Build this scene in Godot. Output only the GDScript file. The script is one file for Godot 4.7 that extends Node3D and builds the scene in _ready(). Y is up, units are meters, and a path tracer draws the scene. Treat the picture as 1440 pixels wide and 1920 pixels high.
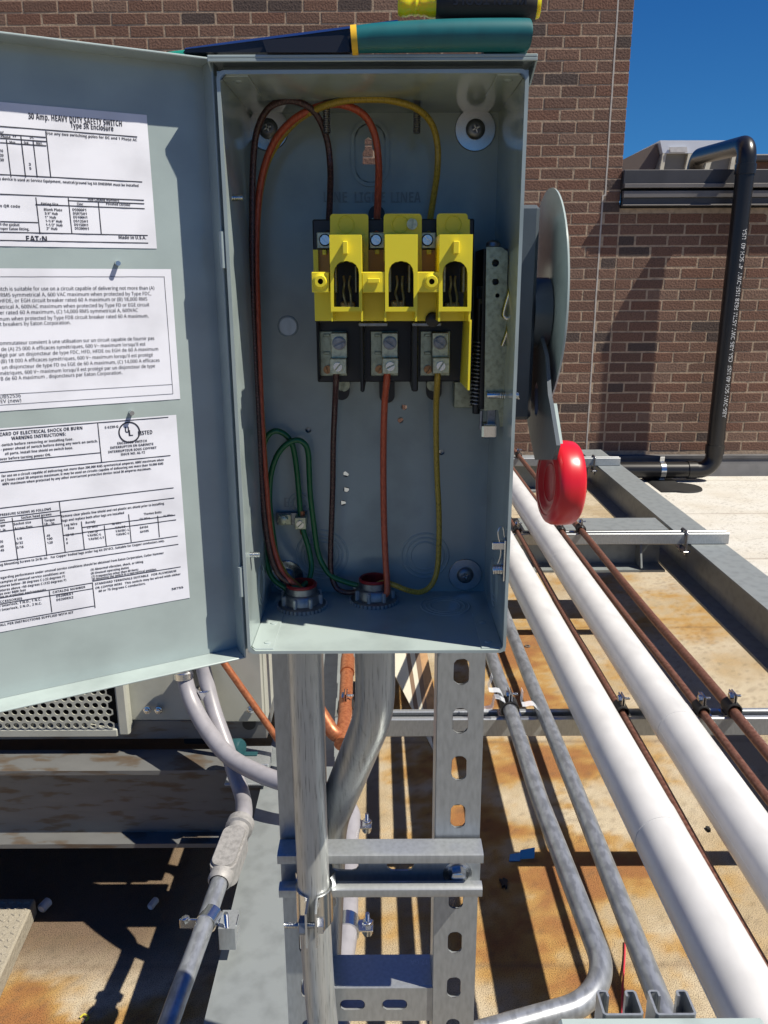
extends Node3D
# An open electrical safety switch on a roof, with pipes, steel frame and a brick wall behind it.

const WALL_Z := -5.742
const ROOF := -0.25
var M := {}
var tx := {}
var rng := RandomNumberGenerator.new()
var names := {}


# ---------------------------------------------------------------- mesh builder
class Mb:
	var v := PackedVector3Array()
	var n := PackedVector3Array()
	var uv := PackedVector2Array()
	var c := PackedColorArray()
	var ix := PackedInt32Array()

	func pt(p: Vector3, nn: Vector3, u := Vector2.ZERO) -> int:
		v.append(p); n.append(nn); uv.append(u)
		return v.size() - 1

	func tri(a: Vector3, b: Vector3, d: Vector3) -> void:  # counter-clockwise seen from outside
		var nn := (b - a).cross(d - a).normalized()
		var i := pt(a, nn); pt(b, nn); pt(d, nn)
		ix.append_array([i, i + 2, i + 1])

	func quad(a: Vector3, b: Vector3, d: Vector3, e: Vector3) -> void:
		var nn := (d - a).cross(e - b).normalized()
		var i := pt(a, nn, Vector2(0, 1)); pt(b, nn, Vector2(1, 1)); pt(d, nn, Vector2(1, 0)); pt(e, nn, Vector2(0, 0))
		ix.append_array([i, i + 2, i + 1, i, i + 3, i + 2])

	func q4(a: int, b: int, d: int, e: int) -> void:
		ix.append_array([a, d, b, a, e, d])

	func box(T: Transform3D, s: Vector3, ch := 0.0) -> void:
		var h := s / 2
		if ch <= 0.0:
			for ax in 3:
				for sg in [-1.0, 1.0]:
					var a := Vector3.ZERO; var b := Vector3.ZERO; var d := Vector3.ZERO
					a[ax] = h[ax] * sg
					b[(ax + 1) % 3] = h[(ax + 1) % 3] * sg
					d[(ax + 2) % 3] = h[(ax + 2) % 3]
					quad(T * (a - b - d), T * (a + b - d), T * (a + b + d), T * (a - b + d))
			return
		ch = minf(ch, minf(h.x, minf(h.y, h.z)) * 0.9)
		for ax in 3:
			for sg in [-1.0, 1.0]:
				var a := Vector3.ZERO; var b := Vector3.ZERO; var d := Vector3.ZERO
				a[ax] = h[ax] * sg
				b[(ax + 1) % 3] = (h[(ax + 1) % 3] - ch) * sg
				d[(ax + 2) % 3] = h[(ax + 2) % 3] - ch
				quad(T * (a - b - d), T * (a + b - d), T * (a + b + d), T * (a - b + d))
		for ax in 3:  # edges along ax
			var e1 := (ax + 1) % 3
			var e2 := (ax + 2) % 3
			for s1 in [-1.0, 1.0]:
				for s2 in [-1.0, 1.0]:
					var l := Vector3.ZERO
					l[ax] = h[ax] - ch
					var p := Vector3.ZERO; var q := Vector3.ZERO
					p[e1] = h[e1] * s1; p[e2] = (h[e2] - ch) * s2
					q[e1] = (h[e1] - ch) * s1; q[e2] = h[e2] * s2
					if s1 * s2 > 0: quad(T * (p - l), T * (q - l), T * (q + l), T * (p + l))
					else: quad(T * (p - l), T * (p + l), T * (q + l), T * (q - l))
		for sx in [-1.0, 1.0]:
			for sy in [-1.0, 1.0]:
				for sz in [-1.0, 1.0]:
					var p := Vector3(h.x * sx, (h.y - ch) * sy, (h.z - ch) * sz)
					var q := Vector3((h.x - ch) * sx, h.y * sy, (h.z - ch) * sz)
					var r := Vector3((h.x - ch) * sx, (h.y - ch) * sy, h.z * sz)
					if sx * sy * sz > 0: tri(T * p, T * q, T * r)
					else: tri(T * p, T * r, T * q)

	func bar(p: Vector3, s: Vector3, ch := 0.0) -> void:
		box(Transform3D(Basis(), p), s, ch)

	func span(x0: float, y0: float, z0: float, x1: float, y1: float, z1: float, ch := 0.0) -> void:
		box(Transform3D(Basis(), Vector3(x0 + x1, y0 + y1, z0 + z1) / 2), Vector3(absf(x1 - x0), absf(y1 - y0), absf(z1 - z0)), ch)

	func tube(p: Array, r, sides := 12, caps := true) -> void:
		var m := p.size()
		var up := Vector3.ZERO
		var base := v.size()
		var acc := 0.0
		for i in m:
			var t: Vector3 = (p[mini(i + 1, m - 1)] - p[maxi(i - 1, 0)]).normalized()
			if i == 0:
				up = t.cross(Vector3(0.31, 0.77, 0.55)).normalized()
			else:
				acc += p[i].distance_to(p[i - 1])
			up = (up - t * up.dot(t)).normalized()
			var w := t.cross(up)
			var rr: float = r[i] if r is Array else r
			for k in sides + 1:
				var a := TAU * k / sides
				var d := up * cos(a) + w * sin(a)
				pt(p[i] + d * rr, d, Vector2(float(k) / sides, acc))
		for i in m - 1:
			for k in sides:
				var a := base + i * (sides + 1) + k
				q4(a, a + 1, a + sides + 2, a + sides + 1)
		if caps:
			for e in 2:
				var i := 0 if e == 0 else m - 1
				var nn: Vector3 = (p[0] - p[1]).normalized() if e == 0 else (p[m - 1] - p[m - 2]).normalized()
				var ctr := pt(p[i], nn)
				for k in sides + 1:
					pt(v[base + i * (sides + 1) + k], nn)
				for k in sides:
					if e == 0: ix.append_array([ctr, ctr + 1 + k, ctr + 2 + k])
					else: ix.append_array([ctr, ctr + 2 + k, ctr + 1 + k])

	# prof: Vector2(radius, height) along local y, outside on the right when going up
	func lathe(T: Transform3D, prof: Array, sides := 24, a0 := 0.0, a1 := TAU) -> void:
		var m := prof.size()
		var sn := []
		for i in m - 1:
			var d: Vector2 = prof[i + 1] - prof[i]
			sn.append(Vector2(d.y, -d.x).normalized())
		for i in m - 1:
			var nn := []
			for e in 2:
				var j: int = i + (1 if e else -1)
				var x: Vector2 = sn[i]
				if j >= 0 and j < m - 1 and x.dot(sn[j]) > 0.72:
					x = (x + sn[j]).normalized()
				nn.append(x)
			var base := v.size()
			for k in sides + 1:
				var a := a0 + (a1 - a0) * k / sides
				var d := Vector3(cos(a), 0, -sin(a))
				for e in 2:
					var q: Vector2 = prof[i + e]
					var w: Vector2 = nn[e]
					pt(T * (d * q.x + Vector3(0, q.y, 0)), (T.basis * (d * w.x + Vector3(0, w.y, 0))).normalized(), Vector2(float(k) / sides, q.y))
			for k in sides:
				var b := base + k * 2
				q4(b, b + 2, b + 3, b + 1)

	# outline in local xy, solid from z = 0 to z = depth
	func prism(T: Transform3D, outline: Array, depth: float, holes := [], back := true) -> void:
		var o := PackedVector2Array(outline)
		if Geometry2D.is_polygon_clockwise(o): o.reverse()
		var hs := []
		for h in holes:
			var q := PackedVector2Array(h)
			if not Geometry2D.is_polygon_clockwise(q): q.reverse()
			hs.append(q)
		var flat := Mb.bridge(o, hs)
		var t := Geometry2D.triangulate_polygon(flat)
		if t.size() == 0: print("no triangles ", outline.size(), " ", holes.size(), " ", outline[0])
		var f := T.basis.z.normalized()
		var b := v.size()
		for p in flat: pt(T * Vector3(p.x, p.y, depth), f, p)
		for p in flat: pt(T * Vector3(p.x, p.y, 0), -f, p)
		for i in range(0, t.size(), 3):
			var i0 := t[i]; var i1 := t[i + 1]; var i2 := t[i + 2]
			if (flat[i1] - flat[i0]).cross(flat[i2] - flat[i0]) < 0:
				var s := i1; i1 = i2; i2 = s
			ix.append_array([b + i0, b + i2, b + i1])
			if back: ix.append_array([b + flat.size() + i0, b + flat.size() + i1, b + flat.size() + i2])
		for ring in [o] + hs:
			var m: int = ring.size()
			for i in m:
				var a: Vector2 = ring[i]
				var d: Vector2 = ring[(i + 1) % m]
				var e := (d - a).normalized()
				var before: Vector2 = (a - ring[(i + m - 1) % m]).normalized()
				var after: Vector2 = (ring[(i + 2) % m] - d).normalized()
				var na := Vector2(e.y, -e.x)
				var nd := na
				if e.dot(before) > 0.72: na = (na + Vector2(before.y, -before.x)).normalized()
				if e.dot(after) > 0.72: nd = (nd + Vector2(after.y, -after.x)).normalized()
				var n3 := (T.basis * Vector3(na.x, na.y, 0)).normalized()
				var n4 := (T.basis * Vector3(nd.x, nd.y, 0)).normalized()
				var k := pt(T * Vector3(a.x, a.y, 0), n3)
				pt(T * Vector3(d.x, d.y, 0), n4)
				pt(T * Vector3(d.x, d.y, depth), n4)
				pt(T * Vector3(a.x, a.y, depth), n3)
				q4(k, k + 1, k + 2, k + 3)

	static func bridge(outer: PackedVector2Array, holes: Array) -> PackedVector2Array:
		var poly := outer.duplicate()
		var mx := func(h) -> int:
			var k := 0
			for i in h.size():
				if h[i].x > h[k].x: k = i
			return k
		var hs := holes.duplicate()
		hs.sort_custom(func(a, b): return a[mx.call(a)].x > b[mx.call(b)].x)
		for h in hs:
			var k: int = mx.call(h)
			var p: Vector2 = h[k]
			var best := 0
			var bd := INF
			for i in poly.size():
				var q := poly[i]
				if q.x < p.x: continue
				var d := p.distance_squared_to(q)
				if d >= bd: continue
				var ok := true
				for j in poly.size():
					var a := poly[j]
					var b := poly[(j + 1) % poly.size()]
					if a == q or b == q: continue
					if Geometry2D.segment_intersects_segment(p, q, a, b) != null:
						ok = false
						break
				if ok:
					bd = d
					best = i
			var out := PackedVector2Array()
			for i in best + 1: out.append(poly[i])
			for i in h.size() + 1: out.append(h[(k + i) % h.size()])
			for i in range(best, poly.size()): out.append(poly[i])
			poly = out
		return poly

	func add(o: Mb, T: Transform3D) -> void:
		var b := v.size()
		for i in o.v.size():
			pt(T * o.v[i], (T.basis * o.n[i]).normalized(), o.uv[i])
		for i in o.ix: ix.append(b + i)

	func mesh() -> ArrayMesh:
		var a := []
		a.resize(Mesh.ARRAY_MAX)
		a[Mesh.ARRAY_VERTEX] = v
		a[Mesh.ARRAY_NORMAL] = n
		a[Mesh.ARRAY_TEX_UV] = uv
		if c.size() == v.size(): a[Mesh.ARRAY_COLOR] = c
		a[Mesh.ARRAY_INDEX] = ix
		var m := ArrayMesh.new()
		m.add_surface_from_arrays(Mesh.PRIMITIVE_TRIANGLES, a)
		return m


# ---------------------------------------------------------------- scene helpers
func numbered(called: String) -> String:
	var k: int = names.get(called, 0)
	names[called] = k + 1
	return called if k == 0 else "%s_%03d" % [called, k]

func thing(called: String, label: String, category: String, at := Vector3.ZERO, group := "") -> Node3D:
	var o := Node3D.new()
	o.name = numbered(called)
	add_child(o)
	o.position = at
	o.set_meta("label", label); o.set_meta("category", category)
	if group: o.set_meta("group", group)
	return o

# meshes are written in scene coordinates; a part of a thing is moved back by the thing's base
func part(under: Node3D, called: String, mb: Mb, m: Material, label := "") -> MeshInstance3D:
	var o := MeshInstance3D.new()
	o.name = called
	o.mesh = mb.mesh()
	o.material_override = m
	if under.get_parent() == self: o.position = -under.position
	under.add_child(o, true)
	if label: o.set_meta("label", label)
	return o

func ground(called: String, mb: Mb, m: Material) -> MeshInstance3D:
	var o := MeshInstance3D.new()
	o.name = numbered(called)
	o.mesh = mb.mesh()
	o.material_override = m
	o.set_meta("kind", "structure")
	add_child(o)
	return o

func again(o: Node3D, at: Vector3, label := "") -> Node3D:
	var d: Node3D = o.duplicate()
	d.name = numbered(str(o.name).rstrip("0123456789").trim_suffix("_"))
	add_child(d)
	d.position = at
	if label: d.set_meta("label", label)
	return d

func rot(x: Vector3, y: Vector3, z: Vector3, at: Vector3) -> Transform3D:
	return Transform3D(Basis(x, y, z), at)

# y axis along d
func along(d: Vector3, at: Vector3) -> Transform3D:
	var y := d.normalized()
	var x := y.cross(Vector3(0.3, 0.2, 0.93)).normalized()
	return Transform3D(Basis(x, y, x.cross(y)), at)

# local x = world x, local y = world y, local z = world z
func at(p: Vector3) -> Transform3D:
	return Transform3D(Basis(), p)

func facing(at_: Vector3) -> Transform3D:  # lathe axis towards the viewer (+z)
	return Transform3D(Basis(Vector3.RIGHT, Vector3.BACK, Vector3.DOWN), at_)

func spline(p: Array, per := 8) -> Array:
	var out := []
	for i in p.size() - 1:
		var a: Vector3 = p[maxi(i - 1, 0)]
		var d: Vector3 = p[mini(i + 2, p.size() - 1)]
		for k in per:
			out.append((p[i] as Vector3).cubic_interpolate(p[i + 1], a, d, float(k) / per))
	out.append(p[-1])
	return out

# straight runs joined by arcs of radius r
func bent(p: Array, r: float, per := 8) -> Array:
	var out := [p[0]]
	for i in range(1, p.size() - 1):
		var a: Vector3 = (p[i - 1] - p[i]).normalized()
		var b: Vector3 = (p[i + 1] - p[i]).normalized()
		var ang := a.angle_to(b)
		var t := r / tan(ang / 2)
		t = minf(t, minf(p[i].distance_to(p[i - 1]), p[i].distance_to(p[i + 1])) * 0.49)
		var rr := t * tan(ang / 2)
		var ctr: Vector3 = p[i] + (a + b).normalized() * (rr / sin(ang / 2))
		var s: Vector3 = p[i] + a * t - ctr
		var e: Vector3 = p[i] + b * t - ctr
		for k in per + 1:
			out.append(ctr + s.slerp(e, float(k) / per))
	out.append(p[-1])
	return out

func circle(c: Vector2, r: float, k := 16) -> Array:
	var o := []
	for i in k: o.append(c + Vector2.from_angle(TAU * i / k) * r)
	return o

func oblong(c: Vector2, w: float, h: float, r: float, k := 5) -> Array:  # rounded rectangle
	var o := []
	for q in 4:
		var s := Vector2([1, -1, -1, 1][q], [1, 1, -1, -1][q])
		var ctr := c + s * Vector2(w / 2 - r, h / 2 - r)
		for i in k + 1: o.append(ctr + Vector2.from_angle(PI / 2 * (q + float(i) / k)) * r)
	return o

func rect(x0: float, y0: float, x1: float, y1: float) -> Array:
	return [Vector2(x0, y0), Vector2(x1, y0), Vector2(x1, y1), Vector2(x0, y1)]

func gauge(p: Array, t: float) -> Array:  # outline of a folded sheet whose middle runs along p
	return Array(Geometry2D.offset_polyline(PackedVector2Array(p), t / 2, Geometry2D.JOIN_MITER, Geometry2D.END_BUTT)[0])

# strut channel profile: open side up (+y), middle at x = 0, bottom at y = 0
func strut_profile(w: float, h: float, t := 0.0026) -> Array:
	var l := w * 0.235
	var p := []
	var a := w / 2 - t / 2
	p = [Vector2(-a + l, h - t * 3.4), Vector2(-a + l, h - t * 1.1), Vector2(-a + l - t * 0.6, h - t / 2), Vector2(-a + t * 0.8, h - t / 2), Vector2(-a, h - t * 1.3), Vector2(-a, t * 1.3), Vector2(-a + t * 0.8, t / 2)]
	var q := []
	for i in p.size():
		var m: Vector2 = p[p.size() - 1 - i]
		q.append(Vector2(-m.x, m.y))
	return gauge(p + q, t)

# slotted face of a channel
func slotted(mb: Mb, T: Transform3D, w: float, l: float, t: float, slots: Array, sw: float, sl: float) -> void:
	var holes := []
	for s in slots: holes.append(oblong(Vector2(0, s), sw, sl, sw * 0.46))
	mb.prism(T, rect(-w / 2, 0, w / 2, l), t, holes)

var letters := {}
func text(mb: Mb, s: String, T: Transform3D, height: float, width := 0.0, bold := false, raise := 0.0) -> void:
	var key := [s, bold, raise > 0]
	if not letters.has(key):
		var tm := TextMesh.new()
		var f := SystemFont.new()
		f.font_names = PackedStringArray(["Droid Sans"])
		if bold: f.font_weight = 700
		tm.font = f
		tm.font_size = 64
		tm.pixel_size = 1.0 / 64.0
		tm.depth = 0.12 if raise > 0 else 0.0
		tm.curve_step = 6.0
		tm.text = s
		letters[key] = [tm.surface_get_arrays(0), tm.get_aabb(), tm.get_surface_count()]
	var a: Array = letters[key][0]
	var bb: AABB = letters[key][1]
	if letters[key][2] == 0 or bb.size.x <= 0: return
	var ky := height / 0.714
	var kx := width / bb.size.x if width > 0 else ky
	var verts: PackedVector3Array = a[Mesh.ARRAY_VERTEX]
	var nn: PackedVector3Array = a[Mesh.ARRAY_NORMAL]
	var idx = a[Mesh.ARRAY_INDEX]
	# baseline: the font is centred on its own line height
	var b0 := mb.v.size()
	var drop := -0.357
	for i in verts.size():
		mb.pt(T * Vector3((verts[i].x - bb.position.x) * kx, (verts[i].y - drop) * ky, verts[i].z * raise / 0.12 if raise > 0 else 0.0), (T.basis * nn[i]).normalized())
	if idx == null: idx = range(verts.size())
	for i in idx: mb.ix.append(b0 + i)

# screw or bolt pieces, all looking towards local +y
func slot_screw(mb: Mb, T: Transform3D, r: float, h: float, turn := 0.6) -> void:
	for s in [-1.0, 1.0]:
		var o := []
		for k in 13:
			var a := -0.0 + PI * k / 12.0
			o.append(Vector2(cos(a) * r, sin(a) * r * s))
		var cut := r * 0.19
		var oo := []
		for q in o:
			oo.append(Vector2(q.x, maxf(absf(q.y), cut) * s))
		var B := T * Transform3D(Basis(Vector3.UP, turn), Vector3.ZERO) * Transform3D(Basis(Vector3.RIGHT, -PI / 2), Vector3.ZERO)
		mb.prism(B, oo, h)
	mb.lathe(T, [Vector2(r * 0.98, 0), Vector2(r * 0.98, h * 0.06), Vector2(0, h * 0.06)], 16)

func hex_head(mb: Mb, T: Transform3D, r: float, h: float, turn := 0.2) -> void:
	mb.prism(T * Transform3D(Basis(Vector3.UP, turn), Vector3.ZERO) * Transform3D(Basis(Vector3.RIGHT, -PI / 2), Vector3.ZERO), circle(Vector2.ZERO, r, 6), h * 0.85)
	mb.lathe(T, [Vector2(r * 0.86, h * 0.84), Vector2(r * 0.6, h), Vector2(0, h)], 18)

func thread(mb: Mb, a: Vector3, b: Vector3, r: float, pitch := 0.0016) -> void:
	var n := int(a.distance_to(b) / pitch)
	var prof := []
	for i in n:
		prof.append(Vector2(r, i * pitch)); prof.append(Vector2(r * 0.8, (i + 0.5) * pitch))
	prof.append(Vector2(r * 0.9, n * pitch)); prof.append(Vector2(0, n * pitch))
	mb.lathe(along(b - a, a), prof, 12)


# ---------------------------------------------------------------- materials
func noise_tex(size: int, freq: float, kind: int, ramp: Array, seed_ := 1, octaves := 4, normal := false) -> NoiseTexture2D:
	var f := FastNoiseLite.new()
	f.seed = seed_
	f.noise_type = kind
	f.frequency = freq
	f.fractal_octaves = octaves
	if kind == FastNoiseLite.TYPE_CELLULAR:
		f.cellular_return_type = FastNoiseLite.RETURN_CELL_VALUE
		f.fractal_type = FastNoiseLite.FRACTAL_NONE
	var t := NoiseTexture2D.new()
	t.width = size; t.height = size
	t.seamless = true
	t.noise = f
	if ramp:
		var g := Gradient.new()
		var off := PackedFloat32Array()
		var col := PackedColorArray()
		for i in ramp.size():
			off.append(ramp[i][0]); col.append(ramp[i][1])
		g.offsets = off; g.colors = col
		t.color_ramp = g
	return t

func lin(r: float, g: float, b: float) -> Color:
	return Color(r, g, b).linear_to_srgb()

func grey(a: float) -> Color:
	return Color(a, a, a)

func mat(called: String, col: Color, rough: float, metal := 0.0, tex: Texture2D = null, scale := Vector3.ONE, bump: Texture2D = null, bump_h := 0.0) -> StandardMaterial3D:
	var m := StandardMaterial3D.new()
	m.resource_name = called
	m.albedo_color = col
	m.roughness = rough
	m.metallic = metal
	if tex or bump:
		m.uv1_triplanar = true
		m.uv1_scale = scale
	if tex: m.albedo_texture = tex
	if bump:
		m.heightmap_enabled = true
		m.heightmap_texture = bump
		m.heightmap_scale = bump_h
	M[called] = m
	return m

func rough_map(m: StandardMaterial3D, t: Texture2D) -> void:
	m.roughness_texture = t
	m.roughness_texture_channel = BaseMaterial3D.TEXTURE_CHANNEL_RED

func materials() -> void:
	var S := FastNoiseLite.TYPE_SIMPLEX_SMOOTH
	var C := FastNoiseLite.TYPE_CELLULAR
	tx.fine = noise_tex(512, 0.03, S, [], 3, 5)
	tx.peel = noise_tex(512, 0.05, S, [], 9, 2)
	tx.dirt = noise_tex(512, 0.008, S, [[0.0, grey(0.9)], [0.4, grey(0.97)], [0.6, grey(1.0)], [1.0, grey(1.0)]], 5, 6)
	tx.cloudy = noise_tex(512, 0.012, S, [[0.0, grey(0.8)], [0.35, grey(0.9)], [0.65, grey(0.97)], [1.0, grey(1.0)]], 15, 5)
	tx.scuff = noise_tex(512, 0.02, S, [[0.0, grey(0.35)], [0.3, grey(0.7)], [0.4, grey(0.92)], [1.0, grey(1.0)]], 25, 6)
	tx.flecks = noise_tex(512, 0.03, S, [[0.0, grey(0.42)], [0.62, grey(0.5)], [0.7, grey(1.0)], [1.0, grey(1.0)]], 71, 3)
	tx.mottle = noise_tex(512, 0.02, S, [[0.0, grey(0.76)], [0.42, grey(0.84)], [0.6, grey(0.96)], [1.0, grey(1.0)]], 61, 5)
	tx.soft = noise_tex(512, 0.02, S, [[0.0, grey(0.88)], [0.5, grey(0.95)], [1.0, grey(1.0)]], 63, 6)
	tx.scrape = noise_tex(512, 0.016, S, [[0.0, grey(0.55)], [0.2, grey(0.72)], [0.28, grey(0.93)], [0.6, grey(0.97)], [1.0, grey(1.0)]], 27, 6)
	tx.spangle = noise_tex(512, 0.035, C, [[0.0, grey(0.78)], [1.0, grey(1.0)]], 11)
	tx.wear = noise_tex(512, 0.015, S, [[0.0, grey(0.78)], [0.5, grey(0.93)], [1.0, grey(1.0)]], 17, 5)
	tx.speck = noise_tex(1024, 0.11, S, [[0.0, grey(0.42)], [0.3, grey(0.74)], [0.5, grey(0.95)], [1.0, grey(1.0)]], 21, 5)
	tx.brick = noise_tex(512, 0.04, S, [[0.0, grey(0.7)], [0.45, grey(0.9)], [1.0, grey(1.0)]], 31, 6)
	tx.rusty = noise_tex(512, 0.012, S, [[0.0, Color(0.8, 0.66, 0.54)], [0.3, Color(0.88, 0.82, 0.76)], [0.42, Color(0.95, 0.95, 0.95)], [1.0, Color(1, 1, 1)]], 41, 6)
	tx.patina = noise_tex(512, 0.02, S, [[0.0, Color(0.68, 0.56, 0.54)], [0.5, Color(0.9, 0.85, 0.83)], [1.0, Color(1, 1, 1)]], 51, 5)

	mat("enclosure_paint", lin(0.335, 0.402, 0.402), 0.16, 0.0, tx.dirt, Vector3.ONE * 3, tx.peel, 0.002)
	mat("shaded_paint", lin(0.2, 0.235, 0.24), 0.3)  # box paint darkened, shading of the embossing put into the colour
	mat("dark_paint", lin(0.07, 0.087, 0.105), 0.32, 0.0, tx.dirt, Vector3.ONE * 3, tx.peel, 0.008)
	mat("paper", lin(0.74, 0.76, 0.84), 0.6, 0.0, tx.dirt, Vector3.ONE * 4)
	mat("ink", lin(0.02, 0.022, 0.035), 0.7)
	mat("galvanised", lin(0.44, 0.47, 0.49), 0.33, 0.6, tx.soft, Vector3(14, 4, 14), tx.fine, 0.003)
	mat("beam_steel", lin(0.27, 0.3, 0.31), 0.5, 0.4, tx.dirt, Vector3.ONE * 4, tx.fine, 0.008)
	mat("rusty_steel", lin(0.17, 0.175, 0.175), 0.55, 0.35, tx.rusty, Vector3(1.2, 5, 3), tx.fine, 0.01)
	mat("conduit_steel", lin(0.42, 0.45, 0.49), 0.34, 0.6, tx.mottle, Vector3(6, 6, 2.5), tx.fine, 0.004)
	mat("scuffed_conduit", lin(0.5, 0.525, 0.52), 0.4, 0.55, tx.scrape, Vector3(46, 2.2, 46), tx.fine, 0.004)
	mat("zinc", lin(0.62, 0.64, 0.66), 0.24, 1.0)
	mat("chrome", lin(0.7, 0.71, 0.72), 0.12, 1.0)
	mat("dark_zinc", lin(0.3, 0.31, 0.33), 0.4, 0.9, tx.wear, Vector3.ONE * 20)
	mat("olive_zinc", lin(0.43, 0.46, 0.34), 0.36, 0.85, tx.wear, Vector3.ONE * 22)
	mat("lug_metal", lin(0.58, 0.6, 0.44), 0.4, 0.7, tx.wear, Vector3.ONE * 30)
	mat("brass", lin(0.55, 0.38, 0.16), 0.32, 0.9, tx.wear, Vector3.ONE * 30)
	mat("rivet_copper", lin(0.5, 0.27, 0.13), 0.4, 0.85, tx.wear, Vector3.ONE * 40)
	mat("black_plastic", lin(0.012, 0.012, 0.013), 0.38)
	mat("yellow_plastic", lin(0.78, 0.66, 0.03), 0.36)
	M.yellow_plastic.subsurf_scatter_enabled = true
	M.yellow_plastic.subsurf_scatter_strength = 0.05
	mat("shaded_yellow", lin(0.5, 0.24, 0.035), 0.4)  # the yellow plastic in shadow, shade put into the colour
	mat("wire_brown", lin(0.2, 0.085, 0.08), 0.32, 0.0, tx.flecks, Vector3(60, 22, 60))
	mat("wire_orange", lin(0.62, 0.13, 0.06), 0.36, 0.0, tx.patina, Vector3(50, 14, 50))
	mat("wire_yellow", lin(0.5, 0.35, 0.045), 0.36, 0.0, tx.scuff, Vector3(70, 24, 70))
	mat("wire_green", lin(0.015, 0.15, 0.05), 0.28, 0.0, tx.wear, Vector3(50, 14, 50))
	mat("bushing_red", lin(0.24, 0.012, 0.015), 0.4)
	mat("knob_red", lin(0.55, 0.008, 0.018), 0.3)
	M.knob_red.clearcoat_enabled = true
	M.knob_red.clearcoat = 0.15
	mat("white_pvc", lin(0.64, 0.645, 0.65), 0.3, 0.0, tx.soft, Vector3(1.5, 1.5, 0.8))
	mat("black_abs", lin(0.011, 0.011, 0.012), 0.33)
	mat("pipe_print", lin(0.5, 0.52, 0.55), 0.6)
	mat("copper", lin(0.5, 0.2, 0.09), 0.4, 0.45, tx.patina, Vector3.ONE * 9)
	mat("brown_copper", lin(0.235, 0.125, 0.092), 0.45, 0.35, tx.patina, Vector3.ONE * 8)
	mat("liquidtight", lin(0.27, 0.265, 0.29), 0.38, 0.0, tx.dirt, Vector3.ONE * 8)
	mat("cast_grey", lin(0.34, 0.335, 0.33), 0.6, 0.25, tx.cloudy, Vector3.ONE * 12, tx.fine, 0.03)
	mat("unit_paint", lin(0.4, 0.41, 0.36), 0.45, 0.0, tx.dirt, Vector3.ONE * 1.5)
	mat("cream_paint", lin(0.62, 0.6, 0.5), 0.5, 0.0, tx.dirt, Vector3.ONE * 2)
	mat("brown_paint", lin(0.2, 0.13, 0.085), 0.5, 0.0, tx.dirt, Vector3.ONE * 2)
	mat("white_metal", lin(0.72, 0.76, 0.82), 0.35, 0.2)
	mat("louvre_grey", lin(0.22, 0.215, 0.19), 0.6)
	mat("hood_brown", lin(0.12, 0.095, 0.085), 0.6)
	mat("coping_dark", lin(0.055, 0.055, 0.06), 0.42, 0.2, tx.dirt, Vector3.ONE)
	mat("coping_light", lin(0.16, 0.15, 0.145), 0.42, 0.2, tx.dirt, Vector3.ONE)
	mat("flashing_grey", lin(0.12, 0.12, 0.125), 0.6, 0.0, tx.cloudy, Vector3.ONE)
	mat("mortar", lin(0.38, 0.29, 0.21), 0.95, 0.0, tx.cloudy, Vector3.ONE * 3, tx.fine, 0.15)
	mat("sealant", lin(0.42, 0.39, 0.36), 0.8, 0.0, tx.dirt, Vector3.ONE * 6)
	var tones := [[0.178, 0.095, 0.066], [0.16, 0.09, 0.065], [0.195, 0.11, 0.078], [0.142, 0.08, 0.059], [0.205, 0.126, 0.092], [0.085, 0.06, 0.052], [0.18, 0.09, 0.061]]
	for i in tones.size():
		mat("brick%d" % i, lin(tones[i][0], tones[i][1], tones[i][2]), 0.88, 0.0, tx.brick, Vector3.ONE * 3.1, tx.fine, 0.2)
		M["brick%d" % i].uv1_world_triplanar = true
	mat("roof_sheet", Color.WHITE, 0.9, 0.0, tx.speck, Vector3.ONE * 2.6, tx.speck, 0.25)
	M.roof_sheet.uv1_world_triplanar = true
	M.roof_sheet.vertex_color_use_as_albedo = true
	mat("roof_patch", lin(0.055, 0.053, 0.055), 0.9, 0.0, tx.speck, Vector3.ONE * 3, tx.speck, 0.25)
	mat("roof_board", lin(0.3, 0.25, 0.19), 0.85, 0.0, tx.cloudy, Vector3.ONE * 2, tx.fine, 0.1)
	mat("paver_concrete", lin(0.34, 0.31, 0.25), 0.9, 0.0, tx.speck, Vector3.ONE * 4, tx.fine, 0.2)
	mat("teal_grip", lin(0.004, 0.115, 0.13), 0.42, 0.0, tx.dirt, Vector3.ONE * 10)
	mat("green_grip", lin(0.01, 0.22, 0.16), 0.42, 0.0, tx.dirt, Vector3.ONE * 10)
	mat("yellow_grip", lin(0.7, 0.42, 0.02), 0.45)
	mat("tool_steel", lin(0.03, 0.032, 0.04), 0.35, 0.4)
	mat("blue_sheen", lin(0.12, 0.2, 0.42), 0.3, 0.85)  # blue sheen of light on the tool steel, painted as its colour
	mat("acrylic_yellow", lin(0.72, 0.66, 0.015), 0.1)
	M.acrylic_yellow.subsurf_scatter_enabled = true
	M.acrylic_yellow.subsurf_scatter_strength = 0.3
	mat("black_rubber", lin(0.014, 0.014, 0.014), 0.6)
	mat("blue_plastic", lin(0.02, 0.2, 0.5), 0.4)
	mat("teal_plastic", lin(0.012, 0.06, 0.07), 0.45)
	mat("red_string", lin(0.45, 0.03, 0.05), 0.7)
	mat("leaf_yellow", lin(0.55, 0.5, 0.05), 0.7)
	mat("white_plastic", lin(0.75, 0.72, 0.68), 0.5)
	mat("dark_hole", lin(0.004, 0.004, 0.004), 0.9)
	mat("oak", lin(0.5, 0.3, 0.15), 0.7, 0.0, tx.wear, Vector3.ONE * 6)


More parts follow.
